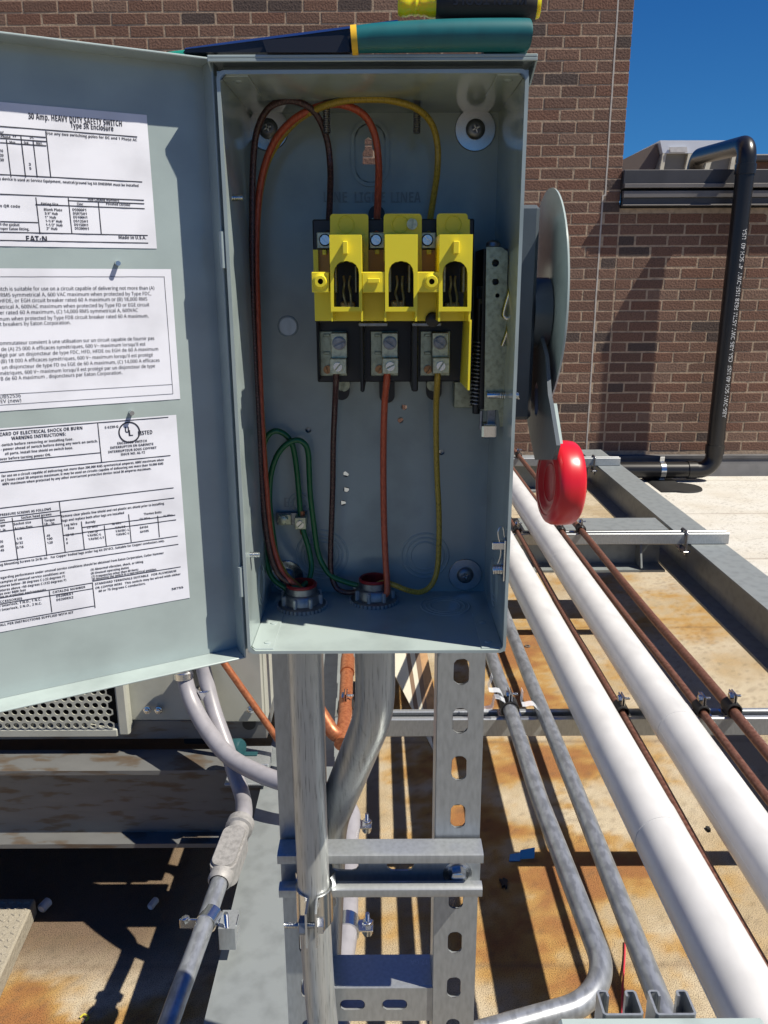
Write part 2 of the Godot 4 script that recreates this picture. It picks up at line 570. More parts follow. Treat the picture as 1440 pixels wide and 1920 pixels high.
func _ready() -> void:
	rng.seed = 7
	# camera
	var cam := Camera3D.new()
	cam.name = "camera"
	cam.position = Vector3(0.0066, 1.25, 0.628)
	cam.rotation_degrees = Vector3(-15.8, 0, -0.25)
	cam.rotation_order = EULER_ORDER_YXZ
	cam.fov = 64.9
	cam.near = 0.02
	cam.far = 400.0
	add_child(cam)
	cam.current = true
	# sky
	var sky := ProceduralSkyMaterial.new()
	sky.sky_top_color = Color(0.0, 0.2, 0.46)
	sky.sky_horizon_color = Color(0.25, 0.5, 0.7)
	sky.sky_curve = 0.15
	sky.sky_energy_multiplier = 1.0
	sky.ground_horizon_color = Color(0.6, 0.6, 0.58)
	sky.ground_bottom_color = Color(0.4, 0.36, 0.3)
	sky.sun_angle_max = 3.0
	var env := Environment.new()
	env.background_mode = Environment.BG_SKY
	env.sky = Sky.new()
	env.sky.sky_material = sky
	env.tonemap_mode = Environment.TONE_MAPPER_LINEAR
	env.tonemap_exposure = 1.5
	env.sdfgi_enabled = true
	env.ssao_enabled = true
	env.ssil_enabled = true
	var we := WorldEnvironment.new()
	we.name = "world_environment"
	we.environment = env
	add_child(we)
	# sun: high, on the right, a little in front of the wall
	var sun := DirectionalLight3D.new()
	sun.name = "sun"
	sun.light_energy = 1.6
	sun.light_color = Color(1.0, 0.965, 0.9)
	sun.light_angular_distance = 0.5
	sun.shadow_enabled = true
	add_child(sun)
	sun.look_at_from_position(Vector3(0.64, 1.0, 0.215), Vector3.ZERO)

	materials()
	build_roof()
	build_walls()
	build_frame()
	build_unit()
	build_pipes()
	build_posts()
	build_enclosure()
	build_switch()
	build_wires()
	build_handle()
	build_tools()
	build_litter()


# ---------------------------------------------------------------- roof
func roof_colour(x: float, z: float, a: FastNoiseLite, b: FastNoiseLite, f: FastNoiseLite) -> Color:
	var n1 := a.get_noise_2d(x, z)
	var n2 := b.get_noise_2d(x * 0.6, z)
	var n3 := f.get_noise_2d(x, z)
	var sand := Color(0.4, 0.32, 0.205)
	var pale := Color(0.49, 0.42, 0.31)
	var rust := Color(0.28, 0.125, 0.04)
	var gold := Color(0.41, 0.25, 0.075)
	var white := Color(0.64, 0.63, 0.59)
	var dull := Color(0.3, 0.24, 0.18)
	var c := sand.lerp(pale, smoothstep(-0.3, 0.25, n1 + n3 * 0.3))
	# rust stains: a large one between the pipes, another below the unit, traces elsewhere
	var r := 0.0
	r += 0.95 * exp(-(pow((x - 0.36) / 0.34, 2) + pow((z + 1.75) / 0.75, 2)))
	r += 0.6 * exp(-(pow((x - 0.45) / 0.3, 2) + pow((z + 0.95) / 0.35, 2)))
	r += 0.85 * exp(-(pow((x + 0.62) / 0.3, 2) + pow((z + 0.72) / 0.16, 2)))
	r += 0.4 * exp(-(pow((x - 1.0) / 0.5, 2) + pow((z + 2.6) / 0.6, 2)))
	r += 0.35 * exp(-(pow((x + 0.05) / 0.09, 2) + pow((z + 0.6) / 0.5, 2)))
	r += 0.7 * exp(-(pow((x - 2.12) / 0.1, 2) + pow((z + 3.75) / 0.07, 2)))
	r = clampf(r * clampf(0.6 + n2 * 1.8, 0.0, 1.5) + n3 * 0.25 * minf(r * 3.0, 1.0), 0, 1)
	c = c.lerp(gold, smoothstep(0.05, 0.5, r)).lerp(rust, smoothstep(0.3, 0.85, r))
	# dried puddle rims across the sheets on the right
	var rim := exp(-pow((fposmod(z + n2 * 0.25, 0.62) - 0.31) / 0.05, 2))
	c = c.lerp(dull, rim * 0.35 * clampf(0.5 + n1, 0, 1) * (1.0 if x > 0.6 else 0.25))
	# clean white membrane beyond the right beam
	c = c.lerp(white, smoothstep(1.35, 1.5, x) * clampf(0.92 + n2 * 0.35, 0, 1))
	# brown under the unit and the beam, darkened to paint in the shade
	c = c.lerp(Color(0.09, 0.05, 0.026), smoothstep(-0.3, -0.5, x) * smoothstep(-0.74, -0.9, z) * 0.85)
	# grime along the laps of the sheets
	var lap := absf(fposmod(z + 0.006 * n2 + 0.43, 0.78) - 0.39)
	c = c.lerp(Color(0.16, 0.1, 0.06), 0.5 * exp(-pow(lap / 0.006, 2)))
	# dark grit
	var g := smoothstep(0.3, 0.5, f.get_noise_2d(x * 3.1, z * 3.1) + n1 * 0.3)
	c = c.lerp(Color(0.09, 0.065, 0.045), g * 0.3)
	return c

func build_roof() -> void:
	var a := FastNoiseLite.new(); a.seed = 3; a.frequency = 2.2; a.fractal_octaves = 4
	var b := FastNoiseLite.new(); b.seed = 8; b.frequency = 3.4; b.fractal_octaves = 5
	var f := FastNoiseLite.new(); f.seed = 14; f.frequency = 22.0; f.fractal_octaves = 3
	var mb := Mb.new()
	var x0 := -1.6; var x1 := 3.6; var z0 := -5.8; var z1 := 0.5
	var nx := 360; var nz := 440
	for j in nz + 1:
		for i in nx + 1:
			var x := lerpf(x0, x1, float(i) / nx)
			var z := lerpf(z0, z1, float(j) / nz)
			mb.pt(Vector3(x, ROOF + (0.002 if fposmod((z - 0.126) / 1.2 + 0.43, 1.56) < 0.78 else 0.0), z), Vector3.UP)
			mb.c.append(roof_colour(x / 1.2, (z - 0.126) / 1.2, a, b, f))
	for j in nz:
		for i in nx:
			var k := j * (nx + 1) + i
			mb.q4(k + nx + 1, k + nx + 2, k + 1, k)
	# the plain sheet round it, out to the horizon
	for q in [[-150.0, -5.8, -1.6, 0.5], [3.6, -5.8, 150.0, 0.5], [-150.0, 0.5, 150.0, 150.0], [-150.0, -150.0, 150.0, -5.8]]:
		mb.quad(Vector3(q[0], ROOF, q[3]), Vector3(q[2], ROOF, q[3]), Vector3(q[2], ROOF, q[1]), Vector3(q[0], ROOF, q[1]))
		for k in 4: mb.c.append(Color(0.5, 0.43, 0.32) if q[3] < 1.0 else Color(0.2, 0.185, 0.16))  # unseen roof behind the camera, darkened to cut bounce light into the box
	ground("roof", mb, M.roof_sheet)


# ---------------------------------------------------------------- brick walls
var full_brick: Array = []

func lay(wall: Node3D, rest: Mb, x0: float, x1: float, y: float, shift: float, seen: Callable) -> void:
	var unit := 0.2445
	var gap := 0.0115
	var h := 0.0673
	var x := floorf((x0 - shift) / unit) * unit + shift
	while x < x1:
		var l := maxf(x, x0) + (gap / 2 if x > x0 else 0.0)
		var r := minf(x + unit, x1) - (gap / 2 if x + unit < x1 else 0.0)
		x += unit
		if r - l < 0.022: continue
		var ctr := Vector3((l + r) / 2, y + rng.randf_range(-0.0012, 0.0012), WALL_Z - 0.02 + rng.randf_range(-0.001, 0.0012))
		var tone := "brick%d" % [0, 0, 1, 1, 2, 2, 3, 4, 6, 5][rng.randi() % 10]
		if seen.call(ctr):
			var o := MeshInstance3D.new()
			o.name = "brick"
			if r - l > unit - gap - 0.001:
				o.mesh = full_brick[rng.randi() % 12]
			else:
				var mb := Mb.new()
				mb.box(Transform3D(), Vector3(r - l, h, 0.04), 0.0025)
				o.mesh = mb.mesh()
			o.material_override = M[tone]
			o.position = ctr - wall.position
			o.rotation.z = rng.randf_range(-0.003, 0.003)
			wall.add_child(o, true)
		else:
			rest.box(at(ctr), Vector3(r - l, h, 0.04), 0.0025)

func build_walls() -> void:
	var chip := FastNoiseLite.new()
	chip.frequency = 9.0
	for i in 12:
		var mb := Mb.new()
		mb.box(Transform3D(), Vector3(rng.randf_range(0.2305, 0.2345), rng.randf_range(0.0662, 0.0682), 0.04), rng.randf_range(0.002, 0.004))
		for k in mb.v.size():
			var p := mb.v[k]
			mb.v[k] = p + Vector3(chip.get_noise_3d(p.x * 9.0, p.y * 20.0, i * 3.0), chip.get_noise_3d(p.x * 9.0, p.y * 20.0, i * 3.0 + 40.0), chip.get_noise_3d(p.x * 6.0, p.y * 12.0, i * 3.0 + 80.0)) * Vector3(0.0022, 0.0016, 0.0018)
		full_brick.append(mb.mesh())
	var course := 0.0785
	var corner := 1.7675
	var tall := thing("brick_wall", "tall dark brown brick wall behind the switch, split by a pale sealant line", "wall", Vector3(0, ROOF, WALL_Z))
	var mo := Mb.new()
	mo.span(-8.0, ROOF, WALL_Z - 0.5, corner - 0.004, 4.6, WALL_Z - 0.0018)
	part(tall, "mortar_bed", mo, M.mortar)
	var rest := Mb.new()
	var y0 := 3.0862 + course / 2
	for k in range(-41, 24):
		var y := y0 + k * course
		if y < -0.06: continue
		var shift := -2.501 + (0.1222 if posmod(k, 2) == 1 else 0.0)
		var joint := 1.655 if y > 1.8748 else 1.637
		var seen := func(c: Vector3) -> bool:
			return c.y < 3.25 and c.x > -2.85 and (c.y > 2.87 or c.x > 0.73 + 0.16 * (c.y - 1.3))
		lay(tall, rest, -5.0, joint - 0.006, y, shift, seen)
		lay(tall, rest, joint + 0.006, corner, y, shift, seen)
	var st := part(tall, "bricks", rest, M.brick1)
	st.set_meta("kind", "stuff")
	var sl := Mb.new()
	var line := [Vector2(1.655, 4.5), Vector2(1.6555, 2.9), Vector2(1.654, 2.4), Vector2(1.656, 1.879), Vector2(1.638, 1.871), Vector2(1.636, 1.2), Vector2(1.638, 0.6), Vector2(1.637, -0.08)]
	var smooth := []
	for i in line.size() - 1:
		for k in 10: smooth.append(line[i].lerp(line[i + 1], k / 10.0) + Vector2(rng.randf_range(-0.0012, 0.0012), 0))
	smooth.append(line[-1])
	sl.prism(at(Vector3(0, 0, WALL_Z - 0.02)), gauge(smooth, 0.011), 0.0215)
	part(tall, "sealant_joint", sl, M.sealant)

	var low := thing("low_brick_wall", "lower brown brick wall on the right with a dark metal coping", "wall", Vector3(3.0, ROOF, WALL_Z))
	var m2 := Mb.new()
	m2.span(corner - 0.002, ROOF, WALL_Z - 0.3, 11.0, 1.8, WALL_Z - 0.0018)
	part(low, "mortar_bed", m2, M.mortar)
	var rest2 := Mb.new()
	for k in range(-41, -15):
		var y := y0 + k * course
		if y < -0.06 or y > 1.79: continue
		var shift := -2.501 + (0.1222 if posmod(k, 2) == 1 else 0.0)
		lay(low, rest2, corner + 0.009, 6.0, y, shift, func(c: Vector3) -> bool: return c.x < 3.3)
	var s2 := part(low, "bricks", rest2, M.brick1)
	s2.set_meta("kind", "stuff")
	# coping: stepped metal bands along the top
	var zf := WALL_Z + 0.075
	var cx := 1.7682
	var cp := Mb.new()
	cp.span(cx, 1.917, WALL_Z - 0.34, 11.0, 2.0447, zf - 0.024, 0.004)
	var coping := part(low, "coping", cp, M.coping_dark)
	for q in [["coping_ledge", 1.9175, 1.9458, 0.014, "coping_light"], ["coping_band", 1.8524, 1.8979, 0.005, "coping_light"], ["coping_skirt", 1.8033, 1.8512, -0.014, "coping_dark"], ["coping_edge", 1.796, 1.8051, -0.002, "coping_light"], ["coping_backing", 1.784, 1.916, -0.041, "dark_hole"]]:
		var b := Mb.new()
		b.span(cx + 0.0003, q[1], WALL_Z - 0.005, 11.0, q[2], zf + q[3], 0.002)
		part(coping, q[0], b, M[q[4]])
	# flashing at the foot of both walls
	var fl := Mb.new()
	fl.prism(rot(Vector3.BACK, Vector3.UP, Vector3.LEFT, Vector3(11.0, ROOF, WALL_Z)), [Vector2(-0.006, 0), Vector2(0.066, 0), Vector2(0.042, 0.09), Vector2(0.027, 0.12), Vector2(0.027, 0.14), Vector2(0.036, 0.143), Vector2(0.036, 0.165), Vector2(-0.006, 0.17)], 16.0)
	part(low, "base_flashing", fl, M.flashing_grey)

	# what stands on the roof behind the low wall
	var back := Mb.new()
	back.span(1.78, 1.7, -30.0, 40.0, 1.84, WALL_Z - 0.36)
	ground("upper_roof", back, M.roof_board)
	var hood := thing("rooftop_vent", "white and cream louvred vent with a brown sloping side on the far roof", "roof vent", Vector3(3.4, 1.84, -8.7))
	var body := Mb.new()
	body.prism(at(Vector3(0, 0, -9.4)), [Vector2(2.9311, 2.5521), Vector2(2.8889, 2.3969), Vector2(2.8393, 2.256), Vector2(3.7696, 2.2522), Vector2(3.7017, 2.549)], 0.88)
	part(hood, "vent_body", body, M.louvre_grey)
	var cap := Mb.new()
	cap.prism(at(Vector3(0, 0, -9.5)), [Vector2(2.8922, 2.6754), Vector2(2.9311, 2.5521), Vector2(3.7073, 2.549), Vector2(3.7154, 2.6721)], 1.03)
	part(hood, "vent_cap", cap, M.white_metal)
	var sg := Mb.new()
	sg.prism(at(Vector3(0, 0, -8.465)), [Vector2(2.9929, 2.6084), Vector2(3.003, 2.5595), Vector2(3.1816, 2.5588), Vector2(3.171, 2.6103)], 0.015)  # bright reflection on the cap, painted as a pale plate
	part(hood, "sticker", sg, M.white_pvc)
	for q in [[Vector2(2.9313, 2.5495), Vector2(2.9704, 2.5494), Vector2(2.9408, 2.2556), Vector2(2.9013, 2.2557)], [Vector2(3.1994, 2.5484), Vector2(3.2385, 2.5483), Vector2(3.2001, 2.2545), Vector2(3.1607, 2.2547)], [Vector2(3.4172, 2.5476), Vector2(3.4675, 2.5474), Vector2(3.4031, 2.2537), Vector2(3.3523, 2.2539)], [Vector2(3.6629, 2.5466), Vector2(3.702, 2.5464), Vector2(3.6737, 2.2526), Vector2(3.6343, 2.2527)]]:
		var p := Mb.new()
		p.prism(at(Vector3(0, 0, -8.53)), q, 0.06)
		part(hood, "vent_frame", p, M.cream_paint)
	var side := Mb.new()
	side.prism(at(Vector3(0, 0, -9.5)), [Vector2(2.517, 2.4918), Vector2(2.5925, 2.5277), Vector2(2.888, 2.6601), Vector2(2.9264, 2.5418), Vector2(2.8506, 2.2559), Vector2(2.5349, 2.2572)], 0.94)
	part(hood, "sloping_side", side, M.hood_brown)
	var far := thing("far_building", "distant brick building with a dark flat roof edge at the right", "building", Vector3(9, 0, -14))
	var fw := Mb.new()
	var fy: float = Vector3(6.3114, 3.1977, -14).y
	var fx: float = Vector3(5.8806, 3.1994, -14).x
	fw.span(fx, 0, -18, fx + 12, fy, -14)
	part(far, "wall", fw, M.brick2)
	var fr := Mb.new()
	fr.span(fx - 0.1, fy, -18.2, fx + 12.2, Vector3(6.2982, 3.3054, -14).y, -13.85, 0.02)
	part(far, "roof_edge", fr, M.coping_dark)
	var fc := Mb.new()
	for k in 24:
		fc.span(fx + 0.05, fy - 0.12 - k * 0.12, -13.99, fx + 11.9, fy - 0.135 - k * 0.12, -13.995)
	part(far, "mortar_line", fc, M.mortar).set_meta("kind", "stuff")


# ---------------------------------------------------------------- steel frame
func i_beam(o: Node3D, T: Transform3D, l: float, w: float, h: float, m: Material) -> void:
	var tf := 0.011
	var tw := 0.008
	var mb := Mb.new()
	var p := [Vector2(-w / 2, 0), Vector2(w / 2, 0), Vector2(w / 2, tf), Vector2(tw / 2, tf + 0.002), Vector2(tw / 2, h - tf - 0.002), Vector2(w / 2, h - tf), Vector2(w / 2, h), Vector2(-w / 2, h), Vector2(-w / 2, h - tf), Vector2(-tw / 2, h - tf - 0.002), Vector2(-tw / 2, tf + 0.002), Vector2(-w / 2, tf)]
	mb.prism(T, p, l)
	part(o, "beam", mb, m)

func build_frame() -> void:
	var X := Vector3.RIGHT
	var U := Vector3.UP
	var bz := Vector3.BACK
	var o := thing("steel_beam", "galvanised steel beam running to the wall at the far right", "steel beam", Vector3(1.357, 0.006, -2.1), "beams of the roof frame")
	i_beam(o, rot(X, U, bz, Vector3(1.357, -0.003, -4.56)), 4.9, 0.146, 0.204, M.beam_steel)
	o = thing("steel_beam", "galvanised steel beam running towards the viewer left of the strut posts", "steel beam", Vector3(-0.18, 0.006, -2.0), "beams of the roof frame")
	i_beam(o, rot(X, U, bz, Vector3(-0.18, -0.003, -4.5)), 4.85, 0.166, 0.204, M.beam_steel)
	# cross beams, along x
	var cross := rot(Vector3.FORWARD, U, X, Vector3(-0.14, -0.003, -2.88))
	o = thing("steel_cross_beam", "steel cross beam just behind the middle pipe support", "steel beam", Vector3(0.6, 0.006, -2.88), "beams of the roof frame")
	i_beam(o, cross, 1.41, 0.19, 0.2, M.beam_steel)
	var gs := Mb.new()
	for x in [0.55, 1.16]: gs.prism(rot(Vector3.FORWARD, U, X, Vector3(x, 0.016, -2.884)), [Vector2(-0.1, 0), Vector2(-0.008, 0), Vector2(-0.008, 0.17), Vector2(-0.035, 0.17)], 0.008)
	part(o, "stiffener", gs, M.beam_steel)
	o = thing("steel_cross_beam", "steel cross beam close to the foot of the brick wall", "steel beam", Vector3(0.6, 0.006, -4.3), "beams of the roof frame")
	i_beam(o, rot(Vector3.FORWARD, U, X, Vector3(-0.14, -0.003, -4.32)), 1.41, 0.19, 0.2, M.beam_steel)
	o = thing("unit_beam", "stained steel beam carrying the rooftop unit on the left", "steel beam", Vector3(-1.5, 0.006, -0.98), "beams of the roof frame")
	i_beam(o, rot(Vector3.FORWARD, U, X, Vector3(-3.4, 0.006, -0.985)), 3.13, 0.085, 0.203, M.rusty_steel)
	o = thing("unit_beam", "rear steel beam under the rooftop unit, mostly hidden", "steel beam", Vector3(-1.5, 0.006, -2.1), "beams of the roof frame")
	i_beam(o, rot(Vector3.FORWARD, U, X, Vector3(-3.4, 0.006, -2.1)), 3.13, 0.085, 0.203, M.rusty_steel)
	# short stands that carry the frame above the roof
	var st0: Node3D
	for q in [[1.357, -3.6, "short steel stand under the far end of the right beam"], [1.357, -0.2, "short steel stand under the near end of the right beam"], [-0.18, -3.6, "short steel stand under the far end of the left beam"], [-0.18, 0.15, "short steel stand under the near end of the left beam"], [-2.2, -0.985, "short steel stand under the unit beam"]]:
		if st0 == null:
			st0 = thing("beam_stand", q[2], "steel stand", Vector3(q[0], ROOF, q[1]), "stands under the steel frame")
			var b := Mb.new()
			b.span(q[0] - 0.03, ROOF + 0.008, q[1] - 0.03, q[0] + 0.03, -0.004, q[1] + 0.03, 0.004)
			part(st0, "post", b, M.beam_steel)
			b = Mb.new()
			b.span(q[0] - 0.09, ROOF + 0.0005, q[1] - 0.09, q[0] + 0.09, ROOF + 0.009, q[1] + 0.09, 0.002)
			part(st0, "base_plate", b, M.beam_steel)
		else:
			again(st0, Vector3(q[0], ROOF, q[1]), q[2])
	# pipe supports: strut channels lying across the beams, open side up
	var names3 := ["strut channel across the beams nearest to the viewer, carrying pipe clamps", "middle strut channel across the beams under the copper lines", "far strut channel across the beams next to the brick wall"]
	var ends := [1.62, 1.44, 1.415]
	var zs := [-1.112, -2.585, -4.09]
	for i in 3:
		o = thing("pipe_support", names3[i], "strut channel", Vector3(0.6, 0.2015, zs[i]), "strut channels that carry the pipes")
		var mb := Mb.new()
		mb.prism(rot(Vector3.FORWARD, U, X, Vector3(-0.27 if i else -0.1, 0.2015, zs[i])), strut_profile(0.049, 0.0485), ends[i] + (0.27 if i else 0.1))
		part(o, "channel", mb, M.galvanised)
	# clamps that hold the struts down on the right beam
	var c0: Node3D
	for i in [1, 2]:
		var p := Vector3(1.262 if i == 1 else 1.262, 0.2015, zs[i])
		if c0 == null:
			c0 = thing("beam_clamp", "hooked black clamp holding the middle strut to the right beam", "clamp", p, "clamps between strut and beam")
			var mb := Mb.new()
			mb.tube(bent([p + Vector3(0, -0.05, 0.032), p + Vector3(0, 0.055, 0.032), p + Vector3(0, 0.055, -0.032), p + Vector3(0, -0.05, -0.032)], 0.012), 0.0055, 8)
			part(c0, "u_bolt", mb, M.dark_zinc)
			var pl := Mb.new()
			pl.bar(p + Vector3(0, -0.028, 0), Vector3(0.03, 0.008, 0.095), 0.002)
			part(c0, "clamp_plate", pl, M.zinc)
			for s in [-1, 1]:
				var nt := Mb.new()
				hex_head(nt, along(Vector3.DOWN, p + Vector3(0, -0.032, 0.032 * s)), 0.01, 0.009)
				part(c0, "nut", nt, M.zinc)
		else:
			again(c0, p, "hooked black clamp holding the far strut to the right beam")


# ---------------------------------------------------------------- rooftop unit on the left
func build_unit() -> void:
	var zf := -1.03
	var u := thing("rooftop_unit", "grey green metal rooftop unit with a perforated panel, behind the open door", "rooftop unit", Vector3(-1.4, 0.21, -1.6))
	var mb := Mb.new()
	mb.span(-2.6, 0.282, zf - 1.2, -0.264, 1.32, zf, 0.004)
	part(u, "cabinet", mb, M.unit_paint)
	mb = Mb.new()
	mb.span(-2.6, 0.232, zf - 1.19, -0.268, 0.2815, zf - 0.004, 0.002)
	var rail := part(u, "base_rail", mb, M.rusty_steel)
	mb = Mb.new()
	mb.lathe(facing(Vector3(-0.3074, 0.2737, -1.03)), [Vector2(0.0155, -0.003), Vector2(0.0155, 0.0015), Vector2(0, 0.003)], 20)
	part(rail, "hole_plug", mb, M.black_rubber)
	for x in [-2.3, -1.3, -0.42]:
		mb = Mb.new()
		mb.span(x - 0.05, 0.2005, zf - 0.1, x + 0.05, 0.2318, zf - 0.03, 0.003)
		part(u, "rubber_pad", mb, M.black_rubber)
	# front panels
	mb = Mb.new()
	mb.span(-0.435, 0.286, zf + 0.001, -0.27, 1.3, zf + 0.014, 0.003)
	part(u, "access_panel", mb, M.unit_paint)
	mb = Mb.new()
	mb.span(-0.6, 0.262, zf + 0.001, -0.575, 1.3, zf + 0.03, 0.004)
	part(u, "corner_post", mb, M.unit_paint)
	mb = Mb.new()
	mb.span(-2.58, 0.258, zf + 0.001, -0.602, 0.279, zf + 0.03, 0.003)
	part(u, "lower_ledge", mb, M.unit_paint)
	mb = Mb.new()
	mb.span(-2.58, 0.516, zf + 0.001, -0.602, 1.3, zf + 0.029, 0.003)
	part(u, "upper_panel", mb, M.unit_paint)
	# perforated sheet: one hexagonal cell per hole
	mb = Mb.new()
	var s := 0.0112
	var px := s * sqrt(3.0)
	for r in 14:
		for k in 30:
			var ctr := Vector2(-0.617 - k * px - (px / 2 if r % 2 else 0.0), 0.289 + r * s * 1.5)
			var base := mb.v.size()
			for i in 12:
				var a := TAU * i / 12 + PI / 6
				var hr := s * (1.0 if i % 2 == 0 else 0.866)
				mb.pt(Vector3(ctr.x + cos(a) * hr, ctr.y + sin(a) * hr, zf + 0.03), Vector3.BACK)
			for i in 12:
				var a := TAU * i / 12 + PI / 6
				mb.pt(Vector3(ctr.x + cos(a) * s * 0.6, ctr.y + sin(a) * s * 0.6, zf + 0.03), Vector3.BACK)
			for i in 12:
				var a := TAU * i / 12 + PI / 6
				var nn := Vector3(-cos(a), -sin(a), 0)
				mb.pt(Vector3(ctr.x + cos(a) * s * 0.6, ctr.y + sin(a) * s * 0.6, zf + 0.03), nn)
				mb.pt(Vector3(ctr.x + cos(a) * s * 0.6, ctr.y + sin(a) * s * 0.6, zf + 0.028), nn)
			for i in 12:
				var j := (i + 1) % 12
				mb.q4(base + i, base + j, base + 12 + j, base + 12 + i)
				mb.q4(base + 24 + i * 2, base + 24 + j * 2, base + 25 + j * 2, base + 25 + i * 2)
	part(u, "perforated_sheet", mb, M.unit_paint)
	mb = Mb.new()
	mb.span(-1.25, 0.28, zf + 0.0005, -0.603, 0.52, zf + 0.004)
	part(u, "grille_backing", mb, M.dark_hole)
	for p in [Vector3(-0.5332, 0.3206, -1.01), Vector3(-0.5109, 0.3148, -1.02), Vector3(-0.2982, 0.3208, -1.01), Vector3(-0.7091, 0.2521, -1.03)]:
		mb = Mb.new()
		mb.lathe(facing(p), [Vector2(0.009, -0.003), Vector2(0.009, 0.001), Vector2(0.0065, 0.002)], 16)
		hex_head(mb, facing(p), 0.0062, 0.007)
		part(u, "bolt", mb, M.zinc)
	# leaning cream panel with brown stripes further back
	var c := thing("cream_panel", "cream metal panel with brown stripes standing behind the conduits", "metal panel", Vector3(0.14, ROOF, -1.75))
	for q in [["panel", "cream_paint", [Vector3(-0.0548, 0.0851, -2.1714), Vector3(-0.0543, 0.0424, -2.1213), Vector3(0.027, -0.0608, -1.9812), Vector3(0.173, -0.25, -1.7253), Vector3(0.149, -0.1716, -1.8228), Vector3(0.0811, -0.0172, -2.0197), Vector3(0.0684, 0.0928, -2.1515)]], ["brown_stripe", "brown_paint", [Vector3(0.0684, 0.0928, -2.1515), Vector3(0.0811, -0.0172, -2.0197), Vector3(0.1092, -0.1747, -1.8285), Vector3(0.1255, -0.1734, -1.8262), Vector3(0.0963, -0.0161, -2.0173), Vector3(0.0822, 0.0937, -2.1493)]], ["cream_stripe", "cream_paint", [Vector3(0.0822, 0.0937, -2.1493), Vector3(0.0963, -0.0161, -2.0173), Vector3(0.1255, -0.1734, -1.8262), Vector3(0.14, -0.1723, -1.8241), Vector3(0.1134, -0.015, -2.0147), Vector3(0.0979, 0.0947, -2.1468)]], ["brown_stripe", "brown_paint", [Vector3(0.0979, 0.0947, -2.1468), Vector3(0.1134, -0.015, -2.0147), Vector3(0.14, -0.1723, -1.8241), Vector3(0.1544, -0.1712, -1.822), Vector3(0.1324, -0.0137, -2.0118), Vector3(0.1156, 0.0958, -2.1439)]], ["wooden_edge", "oak", [Vector3(0.1156, 0.0958, -2.1439), Vector3(0.1324, -0.0137, -2.0118), Vector3(0.1544, -0.1712, -1.822), Vector3(0.1682, -0.2119, -1.771), Vector3(0.1922, -0.1682, -1.8166), Vector3(0.157, -0.012, -2.008), Vector3(0.143, 0.0975, -2.1395)]]]:
		mb = Mb.new()
		var l: Array = q[2]
		for k in range(1, l.size() - 1): mb.tri(l[0], l[k], l[k + 1])
		for k in l.size():
			var e: Vector3 = l[(k + 1) % l.size()]
			mb.quad(l[k], l[k] + Vector3(0, -0.01, -0.012), e + Vector3(0, -0.01, -0.012), e)
		part(c, q[0], mb, M[q[1]])



# ---------------------------------------------------------------- pipes
func pipe(called: String, label: String, cat: String, path: Array, r: float, m: Material, group := "", sides := 18) -> Node3D:
	var o := thing(called, label, cat, path[0], group)
	var mb := Mb.new()
	mb.tube(path, r, sides)
	part(o, "tube", mb, m)
	return o

# two-piece strut clamp standing round a pipe that runs along z; base = point on the strut under the pipe
func pipe_clamp(label: String, p: Vector3, r: float, group: String) -> Node3D:
	var o := thing("pipe_clamp", label, "pipe clamp", p, group)
	var c := p + Vector3(0, r, 0)
	for s in [-1.0, 1.0]:
		var mb := Mb.new()
		var l := []
		l.append(Vector2(s * (r + 0.009), -r + 0.001))
		for k in 11:
			var a := lerpf(-0.9, 1.35, k / 10.0)
			l.append(Vector2(s * cos(a) * (r + 0.0016), sin(a) * (r + 0.0016)))
		l.append(Vector2(s * 0.003, r + 0.007))
		l.append(Vector2(s * 0.003, r + 0.024))
		mb.prism(at(c + Vector3(0, 0, -0.016)), gauge(l, 0.0022), 0.032)
		part(o, "strap_half", mb, M.zinc)
	var b := Mb.new()
	hex_head(b, along(Vector3.LEFT, c + Vector3(-0.004, r + 0.015, 0)), 0.008, 0.006)
	thread(b, c + Vector3(0.003, r + 0.015, 0), c + Vector3(0.02, r + 0.015, 0), 0.0034)
	part(o, "bolt", b, M.zinc)
	var cu := Mb.new()
	cu.lathe(rot(Vector3.RIGHT, Vector3.BACK, Vector3.DOWN, c + Vector3(0, 0, -0.02)), [Vector2(r, 0), Vector2(r + 0.003, 0.001), Vector2(r + 0.003, 0.039), Vector2(r, 0.04)], 18)
	part(o, "rubber_cushion", cu, M.black_rubber)
	return o

